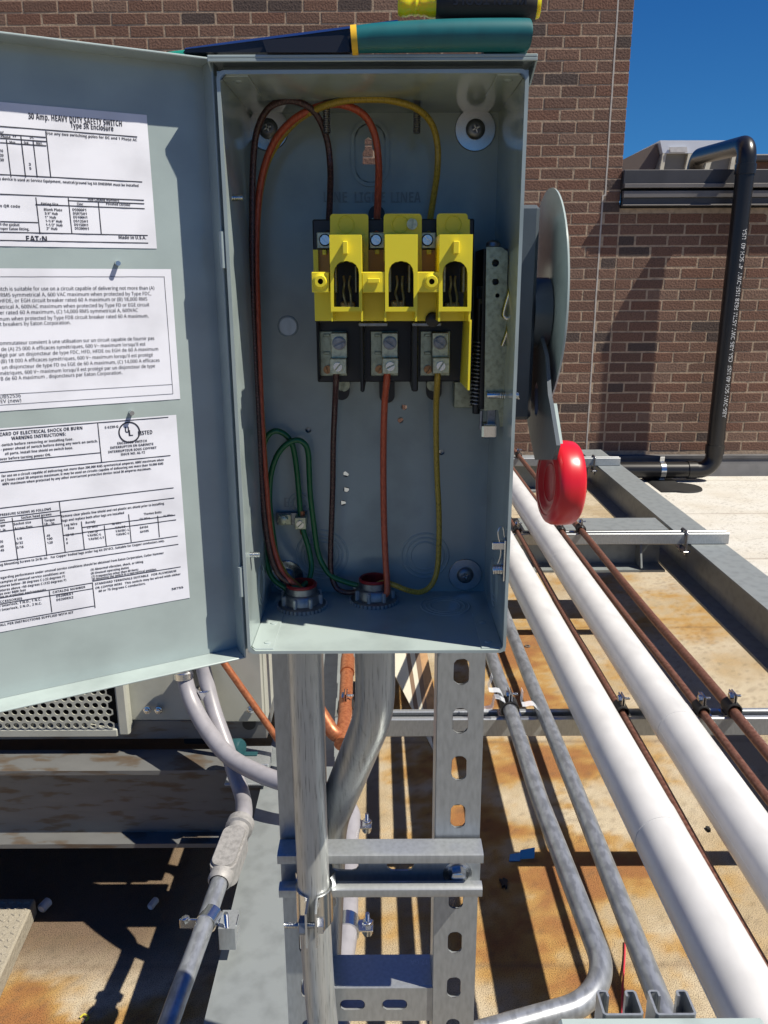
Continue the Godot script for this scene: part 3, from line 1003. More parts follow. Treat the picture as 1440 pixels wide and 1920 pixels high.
func build_pipes() -> void:
	pipe("white_pipe", "thick white pipe on the struts, the one nearer the switch", "pipe", [Vector3(0.422, 0.2975, -4.4), Vector3(0.46, 0.2975, -2.5), Vector3(0.488, 0.2975, -1.1), Vector3(0.517, 0.2975, 0.35)], 0.047, M.white_pvc, "thick white pipes", 40)
	pipe("white_pipe", "thick white pipe between two copper lines, right of its twin", "pipe", [Vector3(0.625, 0.2985, -4.4), Vector3(0.641, 0.2985, -2.5), Vector3(0.655, 0.2985, -1.1), Vector3(0.669, 0.2985, 0.35)], 0.048, M.white_pvc, "thick white pipes", 40)
	for k in 2:
		var wp: Node3D = get_node(["white_pipe", "white_pipe_001"][k])
		var ends: Array = [[Vector3(0.422, 0.2975, -4.4), Vector3(0.46, 0.2975, -2.5), Vector3(0.488, 0.2975, -1.1), Vector3(0.517, 0.2975, 0.35)], [Vector3(0.625, 0.2985, -4.4), Vector3(0.641, 0.2985, -2.5), Vector3(0.655, 0.2985, -1.1), Vector3(0.669, 0.2985, 0.35)]][k]
		var an: float = [3.5, 3.0][k]
		var off := Vector3(cos(an), sin(an), 0) * 0.0462
		var seam := Mb.new()
		seam.tube(ends.map(func(p): return p + off), 0.0024, 8)
		part(wp, "jacket_seam", seam, M.white_pvc)
		for z in [-3.6, -2.1, [-0.62, -0.98][k]]:
			var j0 := 0
			while ends[j0 + 1].z < z: j0 += 1
			var c: Vector3 = ends[j0].lerp(ends[j0 + 1], (z - ends[j0].z) / (ends[j0 + 1].z - ends[j0].z))
			var jt := Mb.new()
			jt.tube([c - Vector3(0.0002, 0, 0.03), c + Vector3(0.0002, 0, 0.03)], 0.0477 + 0.001 * k, 40)
			part(wp, "jacket_joint", jt, M.white_pvc)
	var lines := [[0.562, 0.575, 0.0095, "thin copper line between the two white pipes"], [0.745, 0.768, 0.0095, "thin copper line just right of the white pipes"], [0.826, 0.841, 0.0125, "rightmost and thickest of the thin copper lines"]]
	for q in lines:
		var p := []
		for k in 13:
			var z := lerpf(-4.4, 0.3, k / 12.0)
			p.append(Vector3(lerpf(q[0], q[1], clampf((z + 2.56) / 1.47, -1.2, 1.6)) + rng.randf_range(-0.0015, 0.0015), 0.251 + q[2] - 0.008 * absf(sin((z + 1.11) / 1.48 * PI)) + rng.randf_range(-0.001, 0.001), z))
		pipe("copper_line", q[3], "copper pipe", spline(p, 4), q[2], M.brown_copper, "thin copper lines on the struts")
	var cl: Node3D
	var which := ["between the white pipes", "right of the white pipes", "on the thickest copper line"]
	var where := ["nearest strut", "middle strut", "far strut"]
	var zs := [-1.112, -2.585, -4.09]
	for i in 3:
		for k in 3:
			var x: float = lerpf(lines[k][0], lines[k][1], clampf((zs[i] + 2.56) / 1.47, -1.2, 1.6))
			pipe_clamp("zinc clamp %s, standing on the %s" % [which[k], where[i]], Vector3(x, 0.2505, zs[i] + 0.004), lines[k][2] + 0.0035, "zinc clamps round the copper lines")
	# galvanised conduits
	var e1 := [Vector3(0.285, 0.27, -4.3), Vector3(0.296, 0.27, -1.6), Vector3(0.306, 0.27, -1.0)]
	pipe("steel_conduit", "weathered steel conduit that bends sharply to the left near the viewer", "conduit", spline([Vector3(0.285, 0.268, -4.3), Vector3(0.296, 0.268, -1.7), Vector3(0.306, 0.269, -1.1), Vector3(0.31, 0.27, -0.78)], 4) + bent([Vector3(0.311, 0.27, -0.74), Vector3(0.334, 0.27, -0.29), Vector3(0.05, 0.27, -0.205), Vector3(-0.1, 0.27, -0.17)], 0.105, 14), 0.0172, M.conduit_steel, "galvanised conduits beside the white pipes", 24)
	pipe("steel_conduit", "straight galvanised conduit between the bent one and the white pipe", "conduit", spline([Vector3(0.366, 0.27, -4.3), Vector3(0.377, 0.27, -1.6), Vector3(0.389, 0.27, -0.8), Vector3(0.396, 0.27, -0.1)], 4), 0.0168, M.conduit_steel, "galvanised conduits beside the white pipes", 24)
	pipe_clamp("zinc clamp with torn plastic film on the bent steel conduit", Vector3(0.3065, 0.2505, -1.112), 0.0185, "")
	# torn film on it
	var fo := thing("plastic_film", "torn scraps of clear plastic hanging from the conduit clamp", "plastic scrap", Vector3(0.3065, 0.275, -1.1))
	var fm := mat("clear_film", Color(0.9, 0.92, 0.95, 0.35), 0.3)
	fm.transparency = BaseMaterial3D.TRANSPARENCY_ALPHA
	for q in [[-0.035, 0.05, 0.4], [-0.05, 0.01, -0.5], [0.045, 0.015, 0.5]]:
		var film := Mb.new()
		var l := []
		for k in 9: l.append(Vector2(0.02 * sin(k * 0.9 + q[2]) * k / 8.0, k * 0.007 - 0.02))
		film.prism(rot(Vector3.RIGHT, Vector3.UP, Vector3.BACK, Vector3(0.3065 + q[0], 0.275 + q[1], -1.1)) * Transform3D(Basis(Vector3.BACK, q[2] * 2.0), Vector3.ZERO), gauge(l, 0.0011), 0.022)
		part(fo, "film", film, fm)

	# black drain pipe over the low wall
	var zp := WALL_Z + 0.22
	var r := 0.064
	var top := Vector3(2.5566, 2.1873, -5.522)
	var foot := Vector3(2.5786, -0.1593, -5.522)
	var px := foot.x
	var path := bent([Vector3(1.2, foot.y, zp - 0.02), Vector3(px, foot.y, zp), Vector3(px, top.y, zp), Vector3(2.6708, 2.2762, -6.75), Vector3(2.6625, 2.0458, -6.8)], 0.11, 10)
	var bp := pipe("drain_pipe", "black plastic drain pipe rising over the low brick wall", "pipe", path, r, M.black_abs, "", 28)
	for q in [[Vector3(px, foot.y + 0.16, zp), Vector3.UP], [Vector3(px, top.y - 0.17, zp), Vector3.UP], [Vector3(px - 0.17, foot.y, zp - 0.003), Vector3.RIGHT]]:
		var mb := Mb.new()
		mb.lathe(along(q[1], q[0] - q[1] * 0.03), [Vector2(r, 0), Vector2(r + 0.007, 0.001), Vector2(r + 0.0075, 0.068), Vector2(r, 0.07)], 24)
		part(bp, "pipe_coupling", mb, M.black_abs)
	var pr := Mb.new()
	var tt := Mb.new()
	text(tt, "ABS-DWV SCH 40 NSF  CSA ABS DWV ASTM F628 NSF-DWV  4\" SCH 40  USA", Transform3D(), 0.034, 1.36)
	for i in tt.v.size():  # wrapped round the pipe
		var q := tt.v[i]
		var a := -0.35 + q.y / r - 0.25
		pr.pt(Vector3(px - sin(a) * (r + 0.0006), foot.y + 0.42 + q.x, zp + cos(a) * (r + 0.0006)), Vector3(-sin(a), 0, cos(a)))
	pr.ix = tt.ix
	part(bp, "printed_text", pr, M.pipe_print)
	var bxx: float = Vector3(2.1813, -0.1961, -5.522).x
	var sb := thing("pipe_block", "black rubber block under the drain pipe by the wall", "pipe support", Vector3(bxx, ROOF, zp))
	var hb := foot.y - r - ROOF - 0.012
	var bl := Mb.new()
	bl.prism(rot(Vector3.RIGHT, Vector3.UP, Vector3.BACK, Vector3(bxx, ROOF, zp - 0.14)), [Vector2(-0.12, 0.0005), Vector2(0.12, 0.0005), Vector2(0.09, hb), Vector2(-0.09, hb)], 0.5)
	part(sb, "rubber_block", bl, M.black_rubber)
	bl = Mb.new()
	bl.prism(rot(Vector3.FORWARD, Vector3.UP, Vector3.RIGHT, Vector3(bxx - 0.02, ROOF + hb + 0.0005, zp + 0.0)), strut_profile(0.05, 0.0115), 0.04)
	part(sb, "strut_insert", bl, M.galvanised)
	bl = Mb.new()
	bl.lathe(rot(Vector3.UP, Vector3.RIGHT, Vector3.FORWARD, Vector3(bxx - 0.02, foot.y, zp - 0.008)), [Vector2(r, 0), Vector2(r + 0.005, 0), Vector2(r + 0.005, 0.04), Vector2(r, 0.04)], 24)
	bl.bar(Vector3(bxx, foot.y + r + 0.022, zp - 0.008), Vector3(0.036, 0.036, 0.007), 0.001)
	part(sb, "pipe_strap", bl, M.zinc)
	var fl := thing("floor_flange", "small black rubber disc on the white roof beside the pipe block", "rubber pad", Vector3(Vector3(2.2625, -0.25, -5.2898).x, ROOF, Vector3(2.2625, -0.25, -5.2898).z))
	bl = Mb.new()
	bl.lathe(at(Vector3(2.261, -0.249, -5.2859)), [Vector2(0.15, 0), Vector2(0.145, 0.012), Vector2(0.0, 0.018)], 24)
	part(fl, "pad", bl, M.black_rubber)

	# copper trap behind the posts
	var ct := pipe("copper_trap", "bright copper drain with two elbows seen between the conduits", "copper pipe", bent([Vector3(-0.1004, 0.285, -1.6497), Vector3(-0.0871, 0.275, -1.0666), Vector3(-0.089, 0.262, -0.9468), Vector3(-0.1739, 0.347, -1.05), Vector3(-0.2369, 0.4964, -1.06)], 0.022, 8), 0.0165, M.copper, "", 22)
	for q in [[Vector3(-0.0925, 0.281, -1.3459), Vector3(-0.0906, 0.28, -1.2676)], [Vector3(-0.0875, 0.27, -0.993), Vector3(-0.0882, 0.265, -0.9549)], [Vector3(-0.124, 0.2617, -1.03), Vector3(-0.1434, 0.2907, -1.035)]]:
		var mb := Mb.new()
		mb.tube([q[0], q[1]], 0.0188, 20)
		part(ct, "copper_collar", mb, M.copper)
	pipe_clamp("zinc clamp holding the copper trap on the nearest strut", Vector3(Vector3(-0.0873, 0.275, -1.0425).x, 0.2505, -1.112), 0.0175, "")
	pipe("copper_tube", "thin copper tube slanting across the rooftop unit", "copper pipe", spline([Vector3(-0.3762, 0.4921, -1), Vector3(-0.3486, 0.4543, -0.985), Vector3(-0.2386, 0.2867, -0.96), Vector3(-0.1677, 0.1884, -0.93)], 6), 0.0078, M.copper)

	# flexible conduits and the cast fitting on the left
	var f1 := pipe("flexible_conduit", "grey flexible conduit curving in front of the unit to behind the posts", "conduit", spline([Vector3(-0.4361, 0.4587, -0.99), Vector3(-0.4336, 0.4121, -0.98), Vector3(-0.4122, 0.3672, -0.95), Vector3(-0.3693, 0.3289, -0.9), Vector3(-0.3162, 0.3012, -0.85), Vector3(-0.2447, 0.2936, -0.8), Vector3(-0.182, 0.2903, -0.77), Vector3(-0.1221, 0.2843, -0.75), Vector3(-0.0623, 0.28, -0.7003), Vector3(-0.0602, 0.27, -0.6212), Vector3(-0.0556, 0.27, -0.4244), Vector3(-0.0599, 0.27, -0.3415), Vector3(-0.0609, 0.27, -0.1918)], 8), 0.0178, M.liquidtight, "grey flexible conduits", 22)
	var mb := Mb.new()
	mb.lathe(along(Vector3(-0.05, 1, -0.1), Vector3(-0.4356, 0.416, -0.98)), [Vector2(0.018, 0), Vector2(0.022, 0.002), Vector2(0.0225, 0.016), Vector2(0.02, 0.018), Vector2(0.02, 0.05)], 20)
	part(f1, "end_fitting", mb, M.zinc)
	var f2 := pipe("flexible_conduit", "grey flexible conduit running down into the cast fitting", "conduit", spline([Vector3(-0.4041, 0.4794, -1), Vector3(-0.3909, 0.4132, -0.99), Vector3(-0.3667, 0.35, -0.95), Vector3(-0.3346, 0.2978, -0.9), Vector3(-0.3115, 0.2563, -0.86), Vector3(-0.2874, 0.233, -0.81), Vector3(-0.2635, 0.275, -0.6924), Vector3(-0.2668, 0.271, -0.6632)], 8), 0.0165, M.liquidtight, "grey flexible conduits", 22)
	mb = Mb.new()
	mb.lathe(along(Vector3(-0.1, 1, 0.1), Vector3(-0.3879, 0.3727, -0.98)), [Vector2(0.017, 0), Vector2(0.021, 0.002), Vector2(0.021, 0.022), Vector2(0.017, 0.024)], 20)
	part(f2, "clamp_ring", mb, M.zinc)
	var lb0 := Vector3(-0.268, 0.27, -0.6584)
	var lb1 := Vector3(-0.2767, 0.27, -0.5244)
	var d := (lb1 - lb0).normalized()
	var lb := thing("conduit_fitting", "grey cast conduit fitting joining flexible and rigid conduit", "conduit fitting", (lb0 + lb1) / 2)
	var B := along(d, lb0)
	mb = Mb.new()
	var L := lb0.distance_to(lb1)
	mb.prism(rot(d.cross(Vector3.UP).normalized(), d, d.cross(Vector3.UP).normalized().cross(d), lb0 - Vector3(0, 0.022, 0)), oblong(Vector2(0, L / 2), 0.047, L * 0.86, 0.02), 0.036)
	part(lb, "body", mb, M.cast_grey)
	mb = Mb.new()
	mb.prism(rot(d.cross(Vector3.UP).normalized(), d, d.cross(Vector3.UP).normalized().cross(d), lb0 + Vector3(0, 0.0145, 0)), oblong(Vector2(0, L / 2), 0.04, L * 0.8, 0.018), 0.006)
	part(lb, "cover", mb, M.cast_grey)
	mb = Mb.new()
	mb.lathe(along(-d, lb0 + d * 0.03), [Vector2(0.021, 0), Vector2(0.021, 0.03), Vector2(0.026, 0.032), Vector2(0.026, 0.05), Vector2(0.0185, 0.054)], 22)
	part(lb, "hub", mb, M.cast_grey)
	mb = Mb.new()
	mb.lathe(along(d, lb1 - d * 0.03), [Vector2(0.02, 0), Vector2(0.021, 0.03), Vector2(0.017, 0.036)], 22)
	part(lb, "hub", mb, M.cast_grey)
	pipe("steel_conduit", "thin galvanised conduit coming out of the cast fitting at lower left", "conduit", [lb1, Vector3(-0.2829, 0.268, -0.4168), Vector3(-0.2928, 0.266, -0.2862), Vector3(-0.2984, 0.265, -0.1821)], 0.0148, M.conduit_steel, "", 22)
	var cp := Vector3(-0.2772, 0.268, -0.4424)
	var bc := thing("conduit_clamp", "zinc beam clamp gripping the thin conduit at the left beam", "clamp", cp)
	mb = Mb.new()
	mb.lathe(along(Vector3(-0.28, 0, 1), cp + Vector3(0.003, 0, -0.012)), [Vector2(0.015, 0), Vector2(0.0172, 0), Vector2(0.0172, 0.024), Vector2(0.015, 0.024)], 20)
	mb.bar(cp + Vector3(-0.032, -0.004, 0.006), Vector3(0.03, 0.018, 0.004), 0.001)
	mb.bar(cp + Vector3(0.03, -0.004, 0.0), Vector3(0.03, 0.004, 0.024), 0.001)
	part(bc, "strap", mb, M.zinc)
	mb = Mb.new()
	mb.prism(rot(Vector3.FORWARD, Vector3.UP, Vector3.RIGHT, cp + Vector3(0.018, -0.036, 0.0)), [Vector2(-0.022, -0.005), Vector2(0.018, -0.005), Vector2(0.018, 0.005), Vector2(-0.008, 0.008), Vector2(-0.008, 0.02), Vector2(0.018, 0.024), Vector2(0.018, 0.036), Vector2(-0.022, 0.036)], 0.026)
	part(bc, "jaw", mb, M.galvanised)
	mb = Mb.new()
	thread(mb, cp + Vector3(0.031, -0.02, 0.018), cp + Vector3(0.031, 0.028, 0.018), 0.0038)
	hex_head(mb, along(Vector3(-0.2, 1, 0), cp + Vector3(-0.036, 0.002, 0.008)), 0.0068, 0.008)
	part(bc, "bolt", mb, M.zinc)
	for q in [[Vector3(-0.0554, 0.27, -0.4211), "zinc clamp on the grey conduit below the cross strut"], [Vector3(-0.0612, 0.27, -0.6694), "zinc clamp on the grey conduit, half hidden behind the bent conduit"]]:
		var p: Vector3 = q[0]
		var o := thing("conduit_clamp", q[1], "clamp", p, "clamps on the low grey conduit")
		mb = Mb.new()
		mb.lathe(along(Vector3.BACK, p + Vector3(0, 0, -0.014)), [Vector2(0.018, 0), Vector2(0.0205, 0), Vector2(0.0205, 0.028), Vector2(0.018, 0.028)], 20)
		mb.bar(p + Vector3(0.03, 0.002, 0), Vector3(0.024, 0.004, 0.024), 0.001)
		mb.bar(p + Vector3(-0.026, 0.002, 0), Vector3(0.014, 0.004, 0.024), 0.001)
		part(o, "strap", mb, M.zinc)
		mb = Mb.new()
		hex_head(mb, at(p + Vector3(0.033, 0.004, 0)), 0.0085, 0.008)
		thread(mb, p + Vector3(0.033, 0.01, 0), p + Vector3(0.033, 0.026, 0), 0.0035)
		mb.lathe(at(p + Vector3(0.033, -0.012, 0)), [Vector2(0, 0), Vector2(0.009, 0), Vector2(0.009, 0.009), Vector2(0, 0.009)], 6)
		part(o, "bolt", mb, M.zinc)
	var tc := thing("teal_plug", "teal plastic cap beside the flexible conduits on the unit beam", "plastic cap", Vector3(-0.3169, 0.2763, -0.93))
	mb = Mb.new()
	var tp := Vector3(-0.3147, 0.2737, -0.93)
	mb.lathe(along(Vector3(1, 0.25, 0.4), tp + Vector3(-0.02, 0.0, 0)), [Vector2(0, 0), Vector2(0.019, 0), Vector2(0.02, 0.028), Vector2(0.016, 0.034), Vector2(0, 0.036)], 20)
	mb.bar(tp + Vector3(0.028, -0.008, 0.012), Vector3(0.03, 0.004, 0.014), 0.001)
	part(tc, "cap", mb, M.teal_plastic)
	var bx := thing("bracket_plate", "small galvanised bracket bolted on the beam next to the teal cap", "bracket", Vector3(-0.265, 0.2628, -0.93))
	mb = Mb.new()
	mb.span(-0.335, 0.2105, -1.0, -0.25, 0.235, -0.925, 0.002)
	mb.span(-0.34, 0.2105, -0.92, -0.25, 0.217, -0.88, 0.002)
	part(bx, "bracket", mb, M.galvanised)


# ---------------------------------------------------------------- posts and conduits below the switch
func build_posts() -> void:
	var w := 0.0495
	var zf := -0.1425
	var slots := []
	for p in [Vector3(0.0856, 0.8567, -0.142), Vector3(0.0869, 0.7987, -0.142), Vector3(0.0881, 0.7405, -0.142), Vector3(0.0894, 0.6795, -0.142), Vector3(0.0894, 0.624, -0.142), Vector3(0.0881, 0.5703, -0.142), Vector3(0.0906, 0.5072, -0.142), Vector3(0.0888, 0.4418, -0.142), Vector3(0.0881, 0.3787, -0.142)]: slots.append(p.y)
	for k in 8: slots.append(0.42 - 0.06 * (k + 1) - 0.04)
	var lb := ["left galvanised slotted strut post, behind the straight conduit", "right galvanised slotted strut post below the switch"]
	for i in 2:
		var x: float = [-0.0868, 0.0875][i]
		var o := thing("strut_post", lb[i], "strut post", Vector3(x, ROOF, zf), "slotted posts that carry the switch")
		var face := Mb.new()
		var ss := []
		for s in slots:
			ss.append(s - ROOF - 0.006)
		slotted(face, rot(Vector3.RIGHT, Vector3.UP, Vector3.BACK, Vector3(x, ROOF + 0.006, zf - 0.0026)), w, 1.408, 0.0026, ss, 0.0168, 0.0305)
		part(o, "slotted_face", face, M.galvanised)
		var sides := Mb.new()
		for s in [-1.0, 1.0]:
			sides.prism(Transform3D(Basis(Vector3.RIGHT, Vector3.BACK, Vector3.DOWN), Vector3(x, 1.164, 0)), gauge([Vector2(s * (w / 2 - 0.0005), zf - 0.0035), Vector2(s * (w / 2 - 0.0005), zf - 0.046), Vector2(s * (w / 2 - 0.003), zf - 0.049), Vector2(s * (w / 2 - 0.01), zf - 0.049), Vector2(s * (w / 2 - 0.0105), zf - 0.042)], 0.0024), 1.408)
		part(o, "channel_sides", sides, M.galvanised)
		var ft := Mb.new()
		ft.bar(Vector3(x, ROOF + 0.0035, zf - 0.02), Vector3(0.1, 0.006, 0.1), 0.002)
		part(o, "foot_plate", ft, M.galvanised)
	# cross strut in front, open side towards the viewer
	var z1 := -0.1395
	var ys: Array = [Vector3(-0.0066, 0.6526, -0.115).y, Vector3(-0.0071, 0.5954, -0.115).y]
	var h: float = ys[0] - ys[1]
	var yc: float = (ys[0] + ys[1]) / 2
	var o := thing("cross_strut", "galvanised strut channel bolted across the two posts, open to the front", "strut channel", Vector3(0, yc, z1))
	var mb := Mb.new()
	var xl := -0.1115
	var xr := 0.1135
	var D := 0.0265
	var l := []
	for s in [1.0, -1.0]:
		l = [Vector2(s * (h / 2 - 0.0013), 0.0), Vector2(s * (h / 2 - 0.0013), D - 0.005), Vector2(s * (h / 2 - 0.0025), D - 0.0018), Vector2(s * (h / 2 - 0.005), D - 0.0013), Vector2(s * (h / 2 - 0.0105), D - 0.0015), Vector2(s * (h / 2 - 0.0128), D - 0.004), Vector2(s * (h / 2 - 0.013), D - 0.011)]
		mb.prism(rot(Vector3.UP, Vector3.BACK, Vector3.RIGHT, Vector3(xl, yc, z1)), gauge(l, 0.0026), xr - xl)
	part(o, "channel_lips", mb, M.galvanised)
	mb = Mb.new()
	var sl := []
	for q in [653, 760, 865]: sl.append(Vector2(Vector3(-0.0074, 0.5955, -0.138).y * 0.0 + (q - 720) * 0.000588, 0.0))
	var holes := []
	for q in [Vector2(-0.039, -0.003), Vector2(0.0235, -0.003)]: holes.append(oblong(q, 0.031, 0.0168, 0.0078))
	mb.prism(at(Vector3(0, yc, z1 + 0.0003)), rect(xl, -h / 2 + 0.002, xr, h / 2 - 0.002), 0.0026, holes)
	part(o, "slotted_back", mb, M.galvanised)
	mb = Mb.new()
	var bp := Vector3(0.0878, 0.6092, -0.134)
	mb.lathe(facing(Vector3(bp.x, bp.y, -0.1365)), [Vector2(0.0165, 0), Vector2(0.0165, 0.0018), Vector2(0.012, 0.002), Vector2(0.0125, 0.0034), Vector2(0.0, 0.0034)], 26)
	hex_head(mb, facing(Vector3(bp.x, bp.y, -0.133)), 0.0095, 0.008)
	part(o, "bolt", mb, M.zinc)
	# lower strut between the posts, slotted side to the front
	o = thing("lower_strut", "lower slotted strut fixed between the posts near the bottom edge", "strut channel", Vector3(0, 0.415, -0.165))
	mb = Mb.new()
	slotted(mb, rot(Vector3.DOWN, Vector3.RIGHT, Vector3.BACK, Vector3(-0.062, 0.4135, -0.1475)), 0.0495, 0.1245, 0.0026, [0.028, 0.079], 0.0155, 0.03)
	part(o, "slotted_face", mb, M.galvanised)
	mb = Mb.new()
	for s in [-1.0, 1.0]: mb.span(-0.062, 0.4135 + s * 0.0225, -0.1478, 0.0625, 0.4135 + s * 0.0249, -0.196, 0.0008)
	part(o, "channel_sides", mb, M.galvanised)
	mb = Mb.new()
	text(mb, "12 GA", rot(Vector3.LEFT, Vector3.BACK, Vector3.UP, Vector3(0.059, 0.4386, -0.187)), 0.0075, 0.022)
	part(o, "stamped_text", mb, M.pipe_print)

	# the two conduits that enter the switch from below
	var c1 := pipe("steel_conduit", "straight scuffed steel conduit entering the switch at its left", "conduit", spline([Vector3(-0.073, 0.95, -0.1), Vector3(-0.0725, 0.8, -0.1), Vector3(-0.0715, 0.66, -0.1), Vector3(-0.0705, 0.55, -0.0995), Vector3(-0.067, 0.45, -0.1), Vector3(-0.061, 0.38, -0.105), Vector3(-0.05, 0.32, -0.125), Vector3(-0.03, 0.27, -0.17)], 8), 0.0172, M.scuffed_conduit, "scuffed conduits below the switch", 28)
	pipe("steel_conduit", "scuffed steel conduit that bends left behind the cross strut", "conduit", [Vector3(-0.0035, 0.952, -0.118)] + bent([Vector3(-0.0035, 0.95, -0.118), Vector3(-0.003, 0.822, -0.122), Vector3(-0.06, 0.63, -0.2), Vector3(-0.078, 0.3, -0.215)], 0.15, 14), 0.0205, M.scuffed_conduit, "scuffed conduits below the switch", 28)
	# strap round the straight conduit
	var sp := Vector3(-0.0708, Vector3(-0.0765, 0.6041, -0.1).y, -0.0995)
	o = thing("pipe_strap", "two piece zinc strap clamping the straight conduit to the cross strut", "pipe clamp", sp)
	for s in [-1.0, 1.0]:
		mb = Mb.new()
		l = [Vector2(s * 0.021, -0.02)]
		for k in 12:
			var a := lerpf(-0.6, 1.3, k / 11.0)
			l.append(Vector2(s * cos(a) * 0.0188, sin(a) * 0.0188))
		l.append(Vector2(s * 0.0046, 0.0225)); l.append(Vector2(s * 0.0052, 0.042))
		mb.prism(rot(Vector3.RIGHT, Vector3.BACK, Vector3.DOWN, sp + Vector3(0, 0.0215, 0)), gauge(l, 0.0022), 0.043)
		part(o, "strap_half", mb, M.zinc)
	mb = Mb.new()
	var bz := sp + Vector3(0, -0.0, 0.0335)
	hex_head(mb, along(Vector3.RIGHT, bz + Vector3(0.0065, 0, 0)), 0.0085, 0.007)
	thread(mb, bz + Vector3(0.0065, 0, 0), bz + Vector3(-0.03, 0, 0), 0.0034)
	part(o, "bolt", mb, M.zinc)
	mb = Mb.new()
	hex_head(mb, along(Vector3.LEFT, bz + Vector3(-0.0065, 0, 0)), 0.0098, 0.0075)
	part(o, "nut", mb, M.dark_zinc)

	# a second enclosure lower right, of which only the top edge shows, with its own post ends
	o = thing("lower_enclosure", "pale grey enclosure top at the bottom right edge, before two strut ends", "enclosure", Vector3(0.317, 0.02, -0.02))
	mb = Mb.new()
	mb.span(0.2016, 0.02, -0.0945, 0.4322, 0.45, 0.05, 0.003)
	part(o, "case", mb, M.enclosure_paint)
	for i in 2:
		var x: float = [0.2768, 0.337][i]
		o = thing("strut_post", ["cut strut post end left of its twin behind the lower enclosure", "cut strut post end beside the white pipe behind the lower enclosure"][i], "strut post", Vector3(x, ROOF, -0.12), "cut strut posts behind the lower enclosure")
		mb = Mb.new()
		mb.prism(Transform3D(Basis(Vector3.RIGHT, Vector3.FORWARD, Vector3.UP), Vector3(x, ROOF + 0.001, -0.0965)), strut_profile(0.0465, 0.034), Vector3(0.2777, 0.4495, -0.0955).y - ROOF - 0.001)
		part(o, "channel", mb, M.galvanised)


# ---------------------------------------------------------------- the open switch enclosure and its door
const DOOR_AT := Vector3(-0.1396, 0.942, -0.015)
const FOLD := 0.0195  # the hinge side fold lies this far before the origin of the door's measure
var door_u := Vector3(-cos(deg_to_rad(28.0)), 0, sin(deg_to_rad(28.0)))
var door_n := Vector3(sin(deg_to_rad(28.0)), 0, cos(deg_to_rad(28.0)))

func on_door(q: Vector2, off := 0.0) -> Vector3:
	return DOOR_AT + door_u * q.x + Vector3(0, q.y, 0) + door_n * off

func dt(mb: Mb, u0: float, v0: float, u1: float, v1: float, s: String, h: float, bold := false) -> void:  # text on the door between two baseline ends
	text(mb, s, Transform3D(Basis(-door_u, Vector3.UP, door_n), on_door(Vector2(u0, (v0 + v1) / 2), 0.00062)), h, u0 - u1, bold)

func dl(mb: Mb, u0: float, v0: float, u1: float, v1: float, w := 0.0005) -> void:  # ruled line
	var a := Vector2(u0, v0)
	var b := Vector2(u1, v1)
	if absf(u0 - u1) > absf(v0 - v1): a.y = (v0 + v1) / 2; b.y = a.y
	else: a.x = (u0 + u1) / 2; b.x = a.x
	var d := (b - a).normalized()
	var s := Vector2(-d.y, d.x) * w / 2
	mb.quad(on_door(a - s, 0.0006), on_door(b - s, 0.0006), on_door(b + s, 0.0006), on_door(a + s, 0.0006))

func ring(mb: Mb, T: Transform3D, r: float, w := 0.0011, h := 0.0006) -> void:
	mb.lathe(T, [Vector2(r + w, 0), Vector2(r + w * 0.4, h), Vector2(r - w * 0.4, h), Vector2(r - w, 0)], 40)

